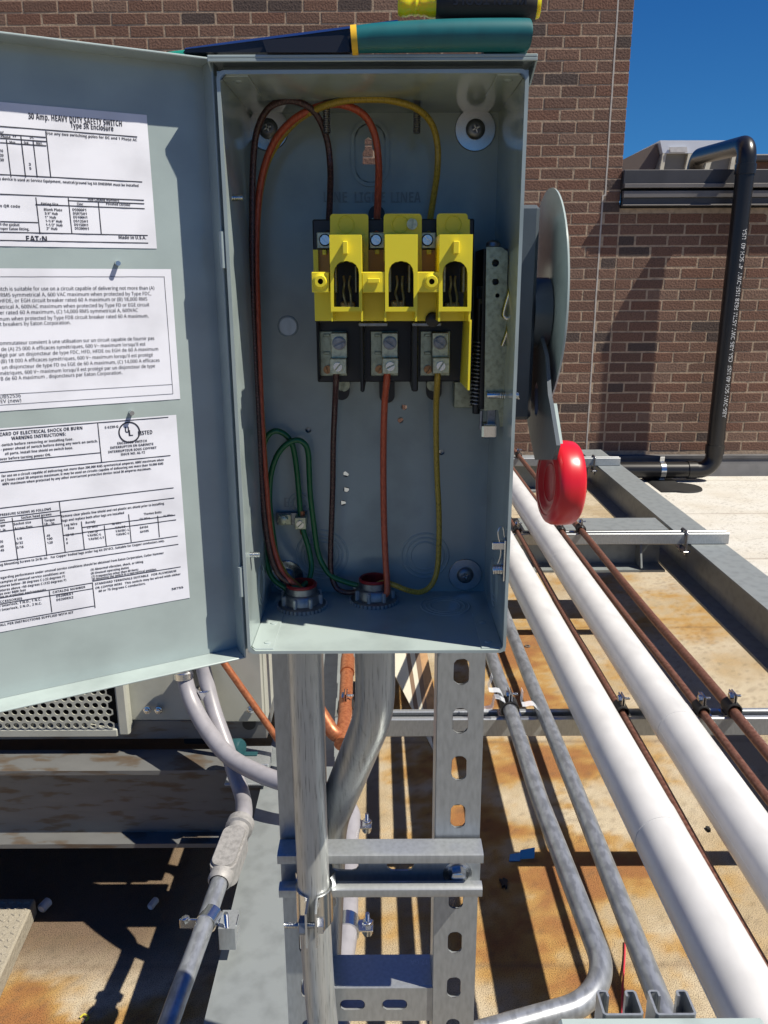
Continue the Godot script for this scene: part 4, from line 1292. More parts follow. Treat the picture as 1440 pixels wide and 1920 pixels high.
func build_enclosure() -> void:
	var P: Material = M.enclosure_paint
	var X := 0.11
	var Y0 := 0.947
	var Y1 := 1.395
	var t := 0.0022
	var o := thing("switch_enclosure", "open grey metal switch box on two strut posts, its door swung left", "switch box", Vector3(0, Y0, -0.07))
	var mb := Mb.new()
	var holes := []
	for q in [Vector3(-0.0658, 1.1156, -0.138), Vector3(0.0264, 1.1373, -0.138), Vector3(0.0228, 1.1245, -0.138), Vector3(0.0626, 1.0931, -0.138), Vector3(-0.0302, 1.0718, -0.138), Vector3(-0.0304, 1.0562, -0.138), Vector3(-0.0338, 1.0427, -0.138), Vector3(-0.0029, 0.9632, -0.138)]:
		holes.append(circle(Vector2(q.x, q.y), 0.0029, 14))
	holes.append([Vector2(-0.0088, 1.3715), Vector2(-0.0059, 1.3736), Vector2(-0.0027, 1.3715), Vector2(-0.0023, 1.3642), Vector2(0.0005, 1.3611), Vector2(0.0004, 1.3516), Vector2(-0.0109, 1.3517), Vector2(-0.0107, 1.3612), Vector2(-0.0088, 1.3642)])
	mb.prism(at(Vector3(0, 0, -0.14)), rect(-X, Y0, X, Y1), 0.002, holes)
	var back := part(o, "back_panel", mb, P)
	# the raised keyhole boss
	mb = Mb.new()
	var kc: Vector3 = (Vector3(-0.0042, 1.3603, -0.138))
	mb.prism(at(Vector3(0, 0, -0.138)), oblong(Vector2(kc.x, kc.y), 0.0335, 0.0545, 0.0166, 10), 0.0022, [oblong(Vector2(kc.x, kc.y), 0.027, 0.048, 0.0134, 10)])
	part(back, "keyhole_boss", mb, P)
	mb = Mb.new()
	for q in [["LINE", Vector3(-0.0459, 1.3201, -0.138), Vector3(-0.025, 1.32, -0.138)], ["LIGNE", Vector3(-0.0183, 1.32, -0.138), Vector3(0.0088, 1.3199, -0.138)], ["LINEA", Vector3(0.014, 1.3198, -0.138), Vector3(0.0406, 1.3197, -0.138)]]:
		text(mb, q[0], at(q[1] + Vector3(0, 0, 0.0003)), 0.0086, q[2].x - q[1].x, true, 0.0013)
	text(mb, "E", at(Vector3(-0.0918, 1.0386, -0.138)), 0.0095, 0.008, false, 0.0006)
	part(back, "embossed_letters", mb, M.shaded_paint)  # same paint as the panel, relief shading painted darker
	for q in [[Vector3(-0.0557, 0.989, -0.138), [0.0135, 0.0172, 0.0205, 0.0255]], [Vector3(0.0476, 0.9874, -0.138), [0.0145, 0.019, 0.0235]], [Vector3(-0.0764, 1.0424, -0.138), [0.0068, 0.0105]], [Vector3(-0.0817, 1.2126, -0.138), [0.0088]]]:
		mb = Mb.new()
		for r in q[1]: ring(mb, facing(q[0]), r)
		part(back, "knockout", mb, P)
	mb = Mb.new()
	mb.lathe(facing(Vector3(-0.0817, 1.2126, -0.1378)), [Vector2(0.0085, 0), Vector2(0.008, 0.0005), Vector2(0, 0.0005)], 24)
	part(back, "hole_plug", mb, M.galvanised)
	# sides, top, bottom
	mb = Mb.new()
	mb.span(-X, Y0, -0.138, -X + t, Y1, -0.003)
	var left := part(o, "left_side", mb, P)
	mb = Mb.new()
	mb.span(X - t, Y0, -0.138, X, Y1, -0.003)
	var right := part(o, "right_side", mb, P)
	mb = Mb.new()
	mb.span(-X + t, Y1 - t, -0.138, X - t, Y1, -0.003)
	var top := part(o, "top_panel", mb, P)
	mb = Mb.new()
	mb.span(-X + t, Y0, -0.138, X - t, Y0 + t, -0.003)
	var floor_ := part(o, "bottom_panel", mb, P)
	mb = Mb.new()
	mb.prism(at(Vector3(0, 0, -0.003)), oblong(Vector2(0, (Y0 + Y1) / 2), 2 * X, Y1 - Y0, 0.006), 0.003, [oblong(Vector2(0, (Y0 + Y1) / 2), 2 * X - 0.0052, Y1 - Y0 - 0.0052, 0.004)])
	part(o, "front_rim", mb, P)
	mb = Mb.new()
	mb.span(-0.1148, Y1 + 0.0066, -0.14, 0.1148, Y1 + 0.0086, 0.004, 0.0004)
	mb.span(-0.1148, Y1 + 0.0042, 0.0022, 0.1148, Y1 + 0.0066, 0.004, 0.0005)
	mb.span(-0.1085, Y1 + 0.0004, -0.139, 0.1085, Y1 + 0.0066, -0.02)
	for s in [-1.0, 1.0]:
		mb.prism(rot(Vector3.BACK, Vector3.UP, Vector3.LEFT, Vector3(s * 0.1142 + 0.0006, 0, 0)), [Vector2(-0.139, Y1 - 0.004), Vector2(-0.02, Y1 - 0.006), Vector2(0.0038, Y1 + 0.0044), Vector2(0.0038, Y1 + 0.007), Vector2(-0.139, Y1 + 0.007)], 0.0012)
	part(o, "rain_hood", mb, P)
	# corner flaps with their rivets
	for q in [[-0.1077, -0.0885], [0.0895, 0.1077]]:
		mb = Mb.new()
		mb.span(q[0], Y0 + t - 0.0003, -0.078, q[1], Y0 + t + 0.0011, -0.0035, 0.0004)
		var fl := part(floor_, "corner_flap", mb, P)
		for z in [-0.057, -0.0155]:
			mb = Mb.new()
			mb.lathe(at(Vector3((q[0] + q[1]) / 2 + (0.003 if q[0] < 0 else -0.002), Y0 + t + 0.001, z)), [Vector2(0.0033, 0), Vector2(0.003, 0.0008), Vector2(0, 0.0012)], 14)
			fl.mesh = merge_mesh(fl.mesh, mb)
	for q in [[-0.1077, -0.088], [0.088, 0.1077]]:
		mb = Mb.new()
		mb.span(q[0], Y1 - t - 0.0011, -0.07, q[1], Y1 - t + 0.0003, -0.0035, 0.0004)
		mb.lathe(along(Vector3.DOWN, Vector3((q[0] + q[1]) / 2, Y1 - t - 0.001, -0.018)), [Vector2(0.0033, 0), Vector2(0.003, 0.0008), Vector2(0, 0.0012)], 14)
		part(top, "corner_flap", mb, P)
	# knockouts of the floor and the left wall
	mb = Mb.new()
	for r in [0.0145, 0.019, 0.0235]: ring(mb, at(Vector3(0.0657, 0.9492, -0.0994)), r)
	part(floor_, "knockout", mb, P)
	mb = Mb.new()
	for r in [0.0135, 0.0185]: ring(mb, along(Vector3.RIGHT, Vector3(-X + t, 0.982, -0.075)), r)
	part(left, "knockout", mb, P)
	mb = Mb.new()
	for r in [0.0135, 0.0185, 0.023]: ring(mb, along(Vector3.LEFT, Vector3(X - t, 0.985, -0.07)), r)
	part(right, "knockout", mb, P)
	# threaded studs
	for q in [Vector3(-0.1078, 1.3137, -0.028), Vector3(-0.1078, 1.0283, -0.0235)]:
		mb = Mb.new()
		thread(mb, q, q + Vector3(0.0095, 0, 0), 0.0026, 0.0014)
		part(left, "stud", mb, M.zinc)
	for q in [Vector3(-0.0387, 1.3928, -0.091), Vector3(0.0349, 1.3928, -0.0925)]:
		mb = Mb.new()
		thread(mb, q, q + Vector3(0, -0.024, 0), 0.0033, 0.0017)
		part(top, "stud", mb, M.dark_zinc)
	# door catch on the right wall near the floor
	var cp: Vector3 = Vector3(0.1075, 1.041, -0.0082)
	mb = Mb.new()
	mb.bar(cp + Vector3(-0.006, 0, 0), Vector3(0.011, 0.0065, 0.007), 0.0006)
	mb.bar(cp + Vector3(-0.0012, -0.012, 0.001), Vector3(0.0016, 0.036, 0.012), 0.0005)
	var cat := part(o, "door_catch", mb, M.zinc)
	mb = Mb.new()
	var coil := []
	for k in 90: coil.append(cp + Vector3(-0.0065, -0.0215, 0) + Vector3(-0.0035 + k * 0.00009, cos(k * 0.42) * 0.0042, sin(k * 0.42) * 0.0042))
	mb.tube(coil, 0.0006, 6)
	mb.tube(spline([cp + Vector3(-0.006, -0.017, 0), cp + Vector3(-0.004, -0.005, 0.002), cp + Vector3(-0.007, 0.012, 0.002), cp + Vector3(-0.003, 0.016, 0), cp + Vector3(-0.001, 0.006, 0)]), 0.0006, 6)
	part(cat, "spring", mb, M.chrome)

	# ---- door
	var T := Transform3D(Basis(-door_u, Vector3.UP, door_n), DOOR_AT)
	var W := 0.234
	var H := 0.4605
	mb = Mb.new()
	mb.prism(T * at(Vector3(0, 0, -0.0018)), rect(-W, 0, FOLD, H), 0.0018)
	var door := part(o, "door", mb, P)
	for q in [["hinge_flange", FOLD - 0.0016, -0.0018, FOLD, H + 0.0018], ["outer_flange", -W, -0.0018, -W + 0.0016, H + 0.0018], ["bottom_flange", -W, -0.0018, FOLD - 0.0016, -0.0002], ["top_flange", -W, H, FOLD - 0.0016, H + 0.0016]]:
		mb = Mb.new()
		mb.box(T * at(Vector3((q[1] + q[3]) / 2, (q[2] + q[4]) / 2, 0.0096)), Vector3(q[3] - q[1], q[4] - q[2], 0.0226), 0.0005)
		part(door, q[0], mb, P)
	mb = Mb.new()
	var a3 := on_door(Vector2(0.001 - FOLD, 0), 0.0195)
	mb.prism(Transform3D(Basis(Vector3.RIGHT, Vector3.BACK, Vector3.DOWN), Vector3(0, 1.393, 0)), gauge([Vector2(a3.x, a3.z), Vector2(-0.1121, -0.0095)], 0.0013), 0.445)
	part(door, "hinge_leaf", mb, P)
	for q in [[1.262, 0.026], [0.999, 0.026]]:
		mb = Mb.new()
		mb.tube([Vector3(-0.1128, q[0], -0.0025), Vector3(-0.1128, q[0] + q[1], -0.0025)], 0.0024, 14)
		part(door, "hinge_knuckle", mb, P)
	for q in [Vector2(0.0551, 0.3234), Vector2(0.0548, 0.2139)]:
		mb = Mb.new()
		mb.tube([on_door(q), on_door(q, 0.0055)], 0.0018, 12)
		part(door, "stud", mb, M.zinc)
	# stickers with their print
	for q in [[0.2, 0.0252, 0.3342, 0.4250], [0.2, 0.0160, 0.2216, 0.3196], [0.2, 0.0202, 0.0545, 0.2094]]:
		mb = Mb.new()
		var nx := 24
		var ny := 14
		for j in ny + 1:
			for i in nx + 1:
				var uu := lerpf(q[0], q[1], float(i) / nx)
				var vv := lerpf(q[2], q[3], float(j) / ny)
				mb.pt(on_door(Vector2(uu, vv), 0.0004 + 0.0001 * sin(uu * 310.0 + vv * 130.0) * sin(vv * 190.0 - uu * 90.0)), door_n)
		for j in ny:
			for i in nx:
				var k := j * (nx + 1) + i
				mb.q4(k, k + 1, k + nx + 2, k + nx + 1)
		part(door, "sticker", mb, M.paper)
	print_stickers(door)

func merge_mesh(m: ArrayMesh, mb: Mb) -> ArrayMesh:
	var a := m.surface_get_arrays(0)
	var b := Mb.new()
	b.v = a[Mesh.ARRAY_VERTEX]; b.n = a[Mesh.ARRAY_NORMAL]; b.uv = a[Mesh.ARRAY_TEX_UV]; b.ix = a[Mesh.ARRAY_INDEX]
	b.add(mb, Transform3D())
	return b.mesh()

func print_stickers(door: Node3D) -> void:
	var k := Mb.new()
	var S := 0.0017
	dt(k, 0.1042, 0.4146, 0.0431, 0.4174, "30 Amp. HEAVY DUTY SAFETY SWITCH", 0.0037, true)
	dt(k, 0.0778, 0.4117, 0.0492, 0.4134, "Type 3R Enclosure", 0.0034, true)
	for q in [[0.1226, 0.4084, 0.0331, 0.4117], [0.1231, 0.4047, 0.0946, 0.4059], [0.1234, 0.4021, 0.0945, 0.4033], [0.1237, 0.3994, 0.0948, 0.4005], [0.1262, 0.3786, 0.0321, 0.3816], [0.1278, 0.3661, 0.0319, 0.3693], [0.0846, 0.3644, 0.0319, 0.3662], [0.1061, 0.3607, 0.0319, 0.3631], [0.1297, 0.3499, 0.1058, 0.3504], [0.1307, 0.3422, 0.0312, 0.3445], [0.1313, 0.337, 0.0313, 0.339], [0.0944, 0.4093, 0.0939, 0.3797], [0.1104, 0.4053, 0.1102, 0.3791], [0.1196, 0.4021, 0.1194, 0.3786], [0.103, 0.4028, 0.1028, 0.3795], [0.1056, 0.3666, 0.1049, 0.3428], [0.0845, 0.3672, 0.0838, 0.3433], [0.0644, 0.3651, 0.0638, 0.3437]]:
		dl(k, q[0], q[1], q[2], q[3], 0.00065)
	for q in [[0.123, 0.4055, 0.1206, 0.4056, "gs*"], [0.1227, 0.4029, 0.1132, 0.4034, "Phase  **"], [0.1047, 0.4038, 0.1021, 0.4039, "DC"], [0.1177, 0.3998, 0.1136, 0.3999, "Max."], [0.1088, 0.4001, 0.1055, 0.4002, "Std."], [0.101, 0.4004, 0.097, 0.4005, "Max."], [0.1244, 0.3941, 0.1224, 0.3941, "10"], [0.1247, 0.3913, 0.1225, 0.3913, "20"], [0.125, 0.3885, 0.1226, 0.3885, "30"], [0.1074, 0.3867, 0.106, 0.3867, "3"], [0.1073, 0.3841, 0.106, 0.3842, "5"], [0.094, 0.4059, 0.0334, 0.4085, "Use any two switching poles for DC and 1 Phase AC"], [0.1267, 0.375, 0.035, 0.3782, "s device is used as Service Equipment, neutral/ground lug kit DH030NK must be installed"],
		[0.1286, 0.3592, 0.116, 0.3597, "n QR code"], [0.1023, 0.3616, 0.0912, 0.3619, "Fitting Size"], [0.071, 0.3657, 0.0495, 0.3663, "Hub Catalog Numbers"], [0.0788, 0.3625, 0.0745, 0.3626, "Zinc"], [0.0588, 0.3632, 0.042, 0.3635, "Polished Chrome"], [0.1009, 0.3579, 0.089, 0.3583, "Blank Plate"], [0.1007, 0.3554, 0.0922, 0.3557, "3/4\" Hub"], [0.1008, 0.353, 0.0936, 0.3531, "1\" Hub"], [0.1007, 0.3504, 0.0898, 0.3507, "1-1/4\" Hub"], [0.1007, 0.3479, 0.0898, 0.3482, "1-1/2\" Hub"], [0.1006, 0.3455, 0.0935, 0.3457, "2\" Hub"],
		[0.0821, 0.3585, 0.0729, 0.3588, "DS900P1"], [0.082, 0.356, 0.0728, 0.3563, "DS075H1"], [0.082, 0.3536, 0.0727, 0.3538, "DS100H1"], [0.0821, 0.3509, 0.0725, 0.3512, "DS125H1"], [0.082, 0.3485, 0.0726, 0.3487, "DS150H1"], [0.0818, 0.3461, 0.0724, 0.3463, "DS200H1"], [0.1301, 0.3474, 0.1177, 0.3477, "ll the gasket"], [0.1304, 0.3446, 0.1118, 0.3451, "roper Eaton fitting."]]:
		dt(k, q[0], q[1], q[2], q[3], q[4], S, true)
	dt(k, 0.1146, 0.3375, 0.1011, 0.3378, "EAT\u00b7N", 0.0036, true)
	dt(k, 0.0522, 0.3403, 0.0325, 0.3409, "Made in U.S.A.", 0.0022, true)
	part(door, "printed_text", k, M.ink)
	k = Mb.new()
	S = 0.0025
	for q in [[0.1341, 0.3142, 0.0211, 0.314], [0.0211, 0.314, 0.0218, 0.226], [0.1449, 0.226, 0.0215, 0.2261], [0.144, 0.2332, 0.0215, 0.2336]]: dl(k, q[0], q[1], q[2], q[3], 0.0003)
	for q in [[0.1352, 0.305, 0.0295, 0.3045, "itch is suitable for use on a circuit capable of delivering not more than (A)"], [0.1352, 0.3009, 0.0322, 0.3005, "RMS symmetrical A, 600 VAC maximum when protected by Type FDC,"], [0.1362, 0.2971, 0.0354, 0.2965, "HFDE, or EGH circuit breaker rated 60 A maximum or (B) 18,000 RMS"], [0.1367, 0.2931, 0.0342, 0.2922, "etrical A, 600VAC maximum when protected by Type FD or EGE circuit"], [0.1372, 0.2891, 0.043, 0.2884, "er rated 60 A maximum, (C) 14,000 RMS symmetrical A, 600VAC"], [0.1377, 0.2851, 0.0355, 0.284, "num when protected by Type FDB circuit breaker rated 60 A maximum,"], [0.1381, 0.2813, 0.0914, 0.2806, "t breakers by Eaton Corporation."],
		[0.1397, 0.2685, 0.0325, 0.2673, "ommutateur convient \u00e0 une utilisation sur un circuit capable de fournir pas"], [0.1393, 0.2644, 0.0395, 0.2632, "de (A) 25 000 A efficaces sym\u00e9triques, 600 V~ maximum lorsqu'il est"], [0.1407, 0.2605, 0.0302, 0.2591, "\u00e9g\u00e9 par un disjoncteur de type FDC, HFD, HFDE ou EGH de 60 A maximum"], [0.1406, 0.2563, 0.0346, 0.2547, "(B) 18 000 A efficaces sym\u00e9triques, 600 V~ maximum lorsqu'il est prot\u00e9g\u00e9"], [0.1403, 0.2521, 0.0298, 0.2504, "un disjoncteur de type FD ou EGE de 60 A maximum, (C) 14,000 A efficaces"], [0.1422, 0.2479, 0.0336, 0.2463, "m\u00e9triques, 600 V~ maximum lorsqu'il est prot\u00e9g\u00e9 par un disjoncteur de type"], [0.1421, 0.2438, 0.0584, 0.2428, "B de 60 A maximum , disjoncteurs par Eaton Corporation."], [0.1443, 0.2307, 0.1306, 0.2307, "UB52536"], [0.1441, 0.2275, 0.1307, 0.2273, "EV (new)"]]:
		dt(k, q[0], q[1], q[2], q[3], q[4], S)
	part(door, "printed_text", k, M.ink)
	k = Mb.new()
	S = 0.0018
	for q in [[0.1472, 0.207, 0.0265, 0.209], [0.1499, 0.1845, 0.0798, 0.1854], [0.1509, 0.1768, 0.0271, 0.178], [0.1542, 0.1498, 0.0267, 0.1518], [0.1137, 0.1434, 0.0267, 0.1413], [0.155, 0.1432, 0.1139, 0.144], [0.1554, 0.1395, 0.1137, 0.14], [0.1562, 0.1333, 0.1136, 0.1331], [0.0992, 0.1286, 0.027, 0.1274], [0.0996, 0.1246, 0.0266, 0.1233], [0.1133, 0.1238, 0.0984, 0.1236], [0.1591, 0.1092, 0.0264, 0.1109], [0.1601, 0.1016, 0.0263, 0.1043], [0.0958, 0.0826, 0.0259, 0.0838], [0.1626, 0.0809, 0.0958, 0.0826], [0.1632, 0.0761, 0.096, 0.0779], [0.1649, 0.0616, 0.0964, 0.063]]: dl(k, q[0], q[1], q[2], q[3], 0.00065)
	for q in [[0.0799, 0.208, 0.0797, 0.1773], [0.1134, 0.1503, 0.1131, 0.1097], [0.1469, 0.1427, 0.147, 0.109], [0.1264, 0.1423, 0.1267, 0.1094], [0.0991, 0.1329, 0.0992, 0.11], [0.0828, 0.1272, 0.0826, 0.1103], [0.0636, 0.1337, 0.0634, 0.1106], [0.0412, 0.1294, 0.041, 0.1113], [0.0961, 0.0822, 0.0959, 0.0605], [0.1281, 0.0811, 0.1279, 0.0633]]: dl(k, q[0], q[1], q[2], q[3], 0.00065)
	for q in [[0.1476, 0.2036, 0.0911, 0.2041, "ZARD OF ELECTRICAL SHOCK OR BURN"], [0.1404, 0.2004, 0.1033, 0.2003, "WARNING INSTRUCTIONS:"]]: dt(k, q[0], q[1], q[2], q[3], q[4], 0.0024, true)
	for q in [[0.1479, 0.1964, 0.0984, 0.1965, "-switch before removing or installing fuse."], [0.1483, 0.1933, 0.081, 0.1932, "- power ahead of switch before doing any work on switch."], [0.146, 0.1899, 0.0993, 0.1898, "all parts, install line shield on switch base."], [0.1497, 0.1863, 0.1151, 0.1862, "over before turning power ON."], [0.0749, 0.203, 0.065, 0.2031, "E-5239-G"], [0.0669, 0.1901, 0.0446, 0.19, "ENCLOSED SWITCH"], [0.0725, 0.1872, 0.0397, 0.187, "INTERRUPTOR EN GABINETE"], [0.0743, 0.1839, 0.0375, 0.184, "INTERRUPTEUR SOUS COFFRET"], [0.0651, 0.181, 0.0467, 0.1813, "ISSUE NO. AL-72"],
		[0.1502, 0.1727, 0.0327, 0.1748, "for use on a circuit capable of delivering not more than 200,000 RMS symmetrical amperes, 600V maximum when"], [0.1508, 0.1699, 0.0332, 0.1715, "or J fuses rated 30 amperes maximum; it may be used on circuits capable of delivering not more than 10,000 RMS"], [0.1503, 0.1669, 0.043, 0.1684, "600V maximum when protected by any other overcurrent protective device rated 30 amperes maximum."],
		[0.1548, 0.1445, 0.1196, 0.1452, "PRESSURE SCREWS AS FOLLOWS"], [0.1408, 0.1407, 0.1197, 0.1409, "Socket head screws"], [0.1131, 0.1374, 0.0352, 0.1387, "Remove clear plastic line shield and red plastic arc shield prior to installing"], [0.1128, 0.1341, 0.0669, 0.135, "lugs and replace both after lugs are installed"], [0.1116, 0.1308, 0.1022, 0.1307, "Lug Wire"], [0.1094, 0.1278, 0.1047, 0.1279, "Size"], [0.0961, 0.1304, 0.0887, 0.1308, "Burndy"], [0.0519, 0.1313, 0.0378, 0.1313, "Thomas Betts"], [0.0954, 0.1266, 0.0875, 0.1266, "CU Wire"], [0.0768, 0.1266, 0.0697, 0.1269, "AL Wire"], [0.0554, 0.1274, 0.0473, 0.1276, "CU Wire"], [0.0367, 0.1274, 0.0292, 0.1276, "AL Wire"],
		[0.1117, 0.1226, 0.1056, 0.1228, "12-10"], [0.1115, 0.1195, 0.1105, 0.1196, "8"], [0.1116, 0.1164, 0.1105, 0.1165, "6"], [0.0956, 0.1224, 0.0879, 0.1226, "YAV10"], [0.0959, 0.1197, 0.0855, 0.1199, "YAV8C-L"], [0.0955, 0.1167, 0.084, 0.117, "YAV6C-L1"], [0.0747, 0.1231, 0.0669, 0.1233, "YAV10"], [0.0747, 0.1201, 0.0641, 0.1205, "YAV8C-L"], [0.0745, 0.1172, 0.0632, 0.1177, "YAV6C-L1"], [0.0558, 0.1204, 0.0493, 0.1207, "64104"], [0.0558, 0.117, 0.0491, 0.1172, "64105"], [0.1553, 0.1409, 0.1519, 0.1409, "ews"], [0.1558, 0.1367, 0.1522, 0.1369, "rque"], [0.1562, 0.1333, 0.152, 0.1335, "/ . In."], [0.1464, 0.1366, 0.1345, 0.1367, "Socket size"], [0.1463, 0.1331, 0.1339, 0.1331, "Across flats"], [0.1252, 0.1363, 0.1179, 0.1364, "Torque"], [0.1253, 0.1334, 0.1179, 0.1339, "Lb. - In."], [0.125, 0.1243, 0.1225, 0.1243, "45"], [0.1251, 0.1216, 0.1211, 0.1217, "100"], [0.1252, 0.1185, 0.1212, 0.1186, "120"], [0.1457, 0.1249, 0.1422, 0.1251, "1/8"], [0.1465, 0.1216, 0.1418, 0.1217, "5/32"], [0.1465, 0.1182, 0.1418, 0.1183, "3/16"], [0.1573, 0.1245, 0.1551, 0.1246, "35"], [0.1577, 0.1208, 0.1551, 0.1208, "40"], [0.1578, 0.1178, 0.1552, 0.1179, "45"],
		[0.1596, 0.1055, 0.0372, 0.1082, "ug Mounting Screws to 24 lb.-in.   For Copper bodied lugs order lug kit DS16CL. Suitable for Copper conductors only."], [0.1608, 0.0958, 0.0387, 0.0974, "regarding performance under unusual service conditions should be obtained from Eaton Corporation, Cutler Hammer"], [0.1611, 0.0927, 0.1151, 0.0937, "xamples of unusual service conditions are:"], [0.1615, 0.0895, 0.1155, 0.0907, "atures below -30 degrees C (-22 degrees F)"], [0.1619, 0.0863, 0.1149, 0.0875, "atures above +50 degrees C (122 degrees F)"], [0.1622, 0.0838, 0.1442, 0.0844, "es over 6600 feet"], [0.1625, 0.0813, 0.1302, 0.0821, "ive or explosive environments"],
		[0.0962, 0.0916, 0.0556, 0.0923, "(5) Abnormal vibration, shock, or tilting"], [0.0963, 0.0886, 0.0671, 0.0892, "(6) Unusual operating duties"], [0.0961, 0.0859, 0.0599, 0.0861, "(7) Frequencies other than 60 Hertz"], [0.096, 0.083, 0.0455, 0.0846, "(8) Mounting the switch in a non-vertical position."], [0.0941, 0.0789, 0.0298, 0.0801, "STANDARD TERMINALS SUITABLE   FOR ALUMINUM"], [0.0942, 0.0756, 0.0264, 0.0767, "OR COPPER WIRE   This switch may be wired with either"], [0.092, 0.0727, 0.0553, 0.0735, "60 or 75 Degrees C conductors."], [0.0347, 0.0644, 0.0251, 0.0638, "58755"], [0.1256, 0.0783, 0.1015, 0.0788, "CATALOG NUMBER"], [0.163, 0.0776, 0.1475, 0.0781, "CCESSORIES"], [0.1234, 0.0745, 0.1112, 0.0751, "DS200EK1"], [0.1236, 0.0714, 0.1112, 0.0721, "DS200EK2"], [0.1634, 0.0744, 0.1343, 0.0748, "l Interlock, 1 N.O., 1 N.C."], [0.1638, 0.0713, 0.1343, 0.0714, "l Interlock, 2 N.O., 2 N.C."], [0.1652, 0.0592, 0.1124, 0.0594, "ALL PER INSTRUCTIONS SUPPLIED WITH KIT"]]:
		dt(k, q[0], q[1], q[2], q[3], q[4], S, true)
	var uc := Vector2(0.0572, 0.1987)
	var B := Basis(-door_u, door_n, -Vector3.UP)
	k.lathe(Transform3D(B, on_door(uc, 0.00048)), [Vector2(0.0083, 0), Vector2(0.0083, 0.00012), Vector2(0.0072, 0.00012), Vector2(0.0072, 0)], 36)
	dt(k, 0.0603, 0.1985, 0.0573, 0.1986, "U", 0.0044, true)
	dt(k, 0.0578, 0.1958, 0.0546, 0.1958, "L", 0.0044, true)
	dt(k, 0.0507, 0.1959, 0.0398, 0.1957, "LISTED", 0.0031, true)
	part(door, "printed_text", k, M.ink)


# ---------------------------------------------------------------- the switch inside
func slab(mb: Mb, a: Vector3, b: Vector3, c: Vector3, d: Vector3, t: Vector3) -> void:  # a plate between four corners, counter-clockwise from the side t points to
	mb.quad(a + t, b + t, c + t, d + t)
	mb.quad(d, c, b, a)
	mb.quad(a, b, b + t, a + t); mb.quad(b, c, c + t, b + t); mb.quad(c, d, d + t, c + t); mb.quad(d, a, a + t, d + t)

func rbox(mb: Mb, r: Array, z0: float, z1: float, ch := 0.0) -> void:
	mb.span(r[0], r[1], z0, r[2], r[3], z1, ch)

func washer_bolt(label: String, p: Vector3, r: float) -> void:
	var o := thing("fixing_washer", label, "washer", p, "large washers in the corners of the switch box")
	var mb := Mb.new()
	mb.lathe(facing(p), [Vector2(r, 0), Vector2(r, 0.0012), Vector2(r - 0.0006, 0.0018), Vector2(0.0045, 0.0018)], 40)
	part(o, "washer", mb, M.zinc)
	mb = Mb.new()
	mb.lathe(facing(p + Vector3(0, 0, 0.0017)), [Vector2(0.0085, 0), Vector2(0.0085, 0.001), Vector2(0.0076, 0.0026), Vector2(0.0046, 0.0042), Vector2(0.0032, 0.0042), Vector2(0.0028, 0.0022), Vector2(0, 0.0022)], 24)
	part(o, "screw_head", mb, M.dark_zinc)
	mb = Mb.new()
	for a in [0.4, 0.4 + PI / 2]:
		mb.box(Transform3D(Basis(Vector3.BACK, a), p + Vector3(0, 0, 0.0052)), Vector3(0.0075, 0.0016, 0.0014), 0.0003)
	part(o, "drive_recess", mb, M.chrome)

func bushing(label: String, c: Vector3) -> void:
	var o := thing("conduit_bushing", label, "bushing", c, "grey conduit bushings on the box floor")
	var mb := Mb.new()
	mb.lathe(at(c), [Vector2(0.0232, 0), Vector2(0.0232, 0.0035), Vector2(0.022, 0.0045), Vector2(0.0185, 0.0055), Vector2(0.0178, 0.0135), Vector2(0.0162, 0.0152), Vector2(0.0152, 0.0155), Vector2(0.0152, 0.0215), Vector2(0.0136, 0.0222)], 40)
	part(o, "body", mb, M.dark_zinc)
	mb = Mb.new()
	for k in 36:
		var a := TAU * k / 36
		mb.box(Transform3D(Basis(Vector3.UP, -a), c + Vector3(cos(a) * 0.0233, 0.0018, sin(a) * 0.0233)), Vector3(0.0024, 0.0034, 0.0022), 0.0004)
	part(o, "toothed_rim", mb, M.galvanised)
	mb = Mb.new()
	for k in 8:
		var a := TAU * k / 8 + 0.25
		mb.box(Transform3D(Basis(Vector3.UP, -a), c + Vector3(cos(a) * 0.0185, 0.009, sin(a) * 0.0185)), Vector3(0.005, 0.01, 0.0034), 0.0008)
	part(o, "ribs", mb, M.galvanised)
	mb = Mb.new()
	mb.lathe(at(c + Vector3(0, 0.0212, 0)), [Vector2(0.0146, 0), Vector2(0.0149, 0.0022), Vector2(0.0138, 0.0034), Vector2(0.0124, 0.0026), Vector2(0.0118, -0.01)], 36)
	part(o, "red_insulator", mb, M.bushing_red)
	mb = Mb.new()
	mb.lathe(at(c + Vector3(0, 0.0125, 0)), [Vector2(0.0119, 0), Vector2(0, 0.0001)], 24)
	part(o, "opening", mb, M.dark_hole)

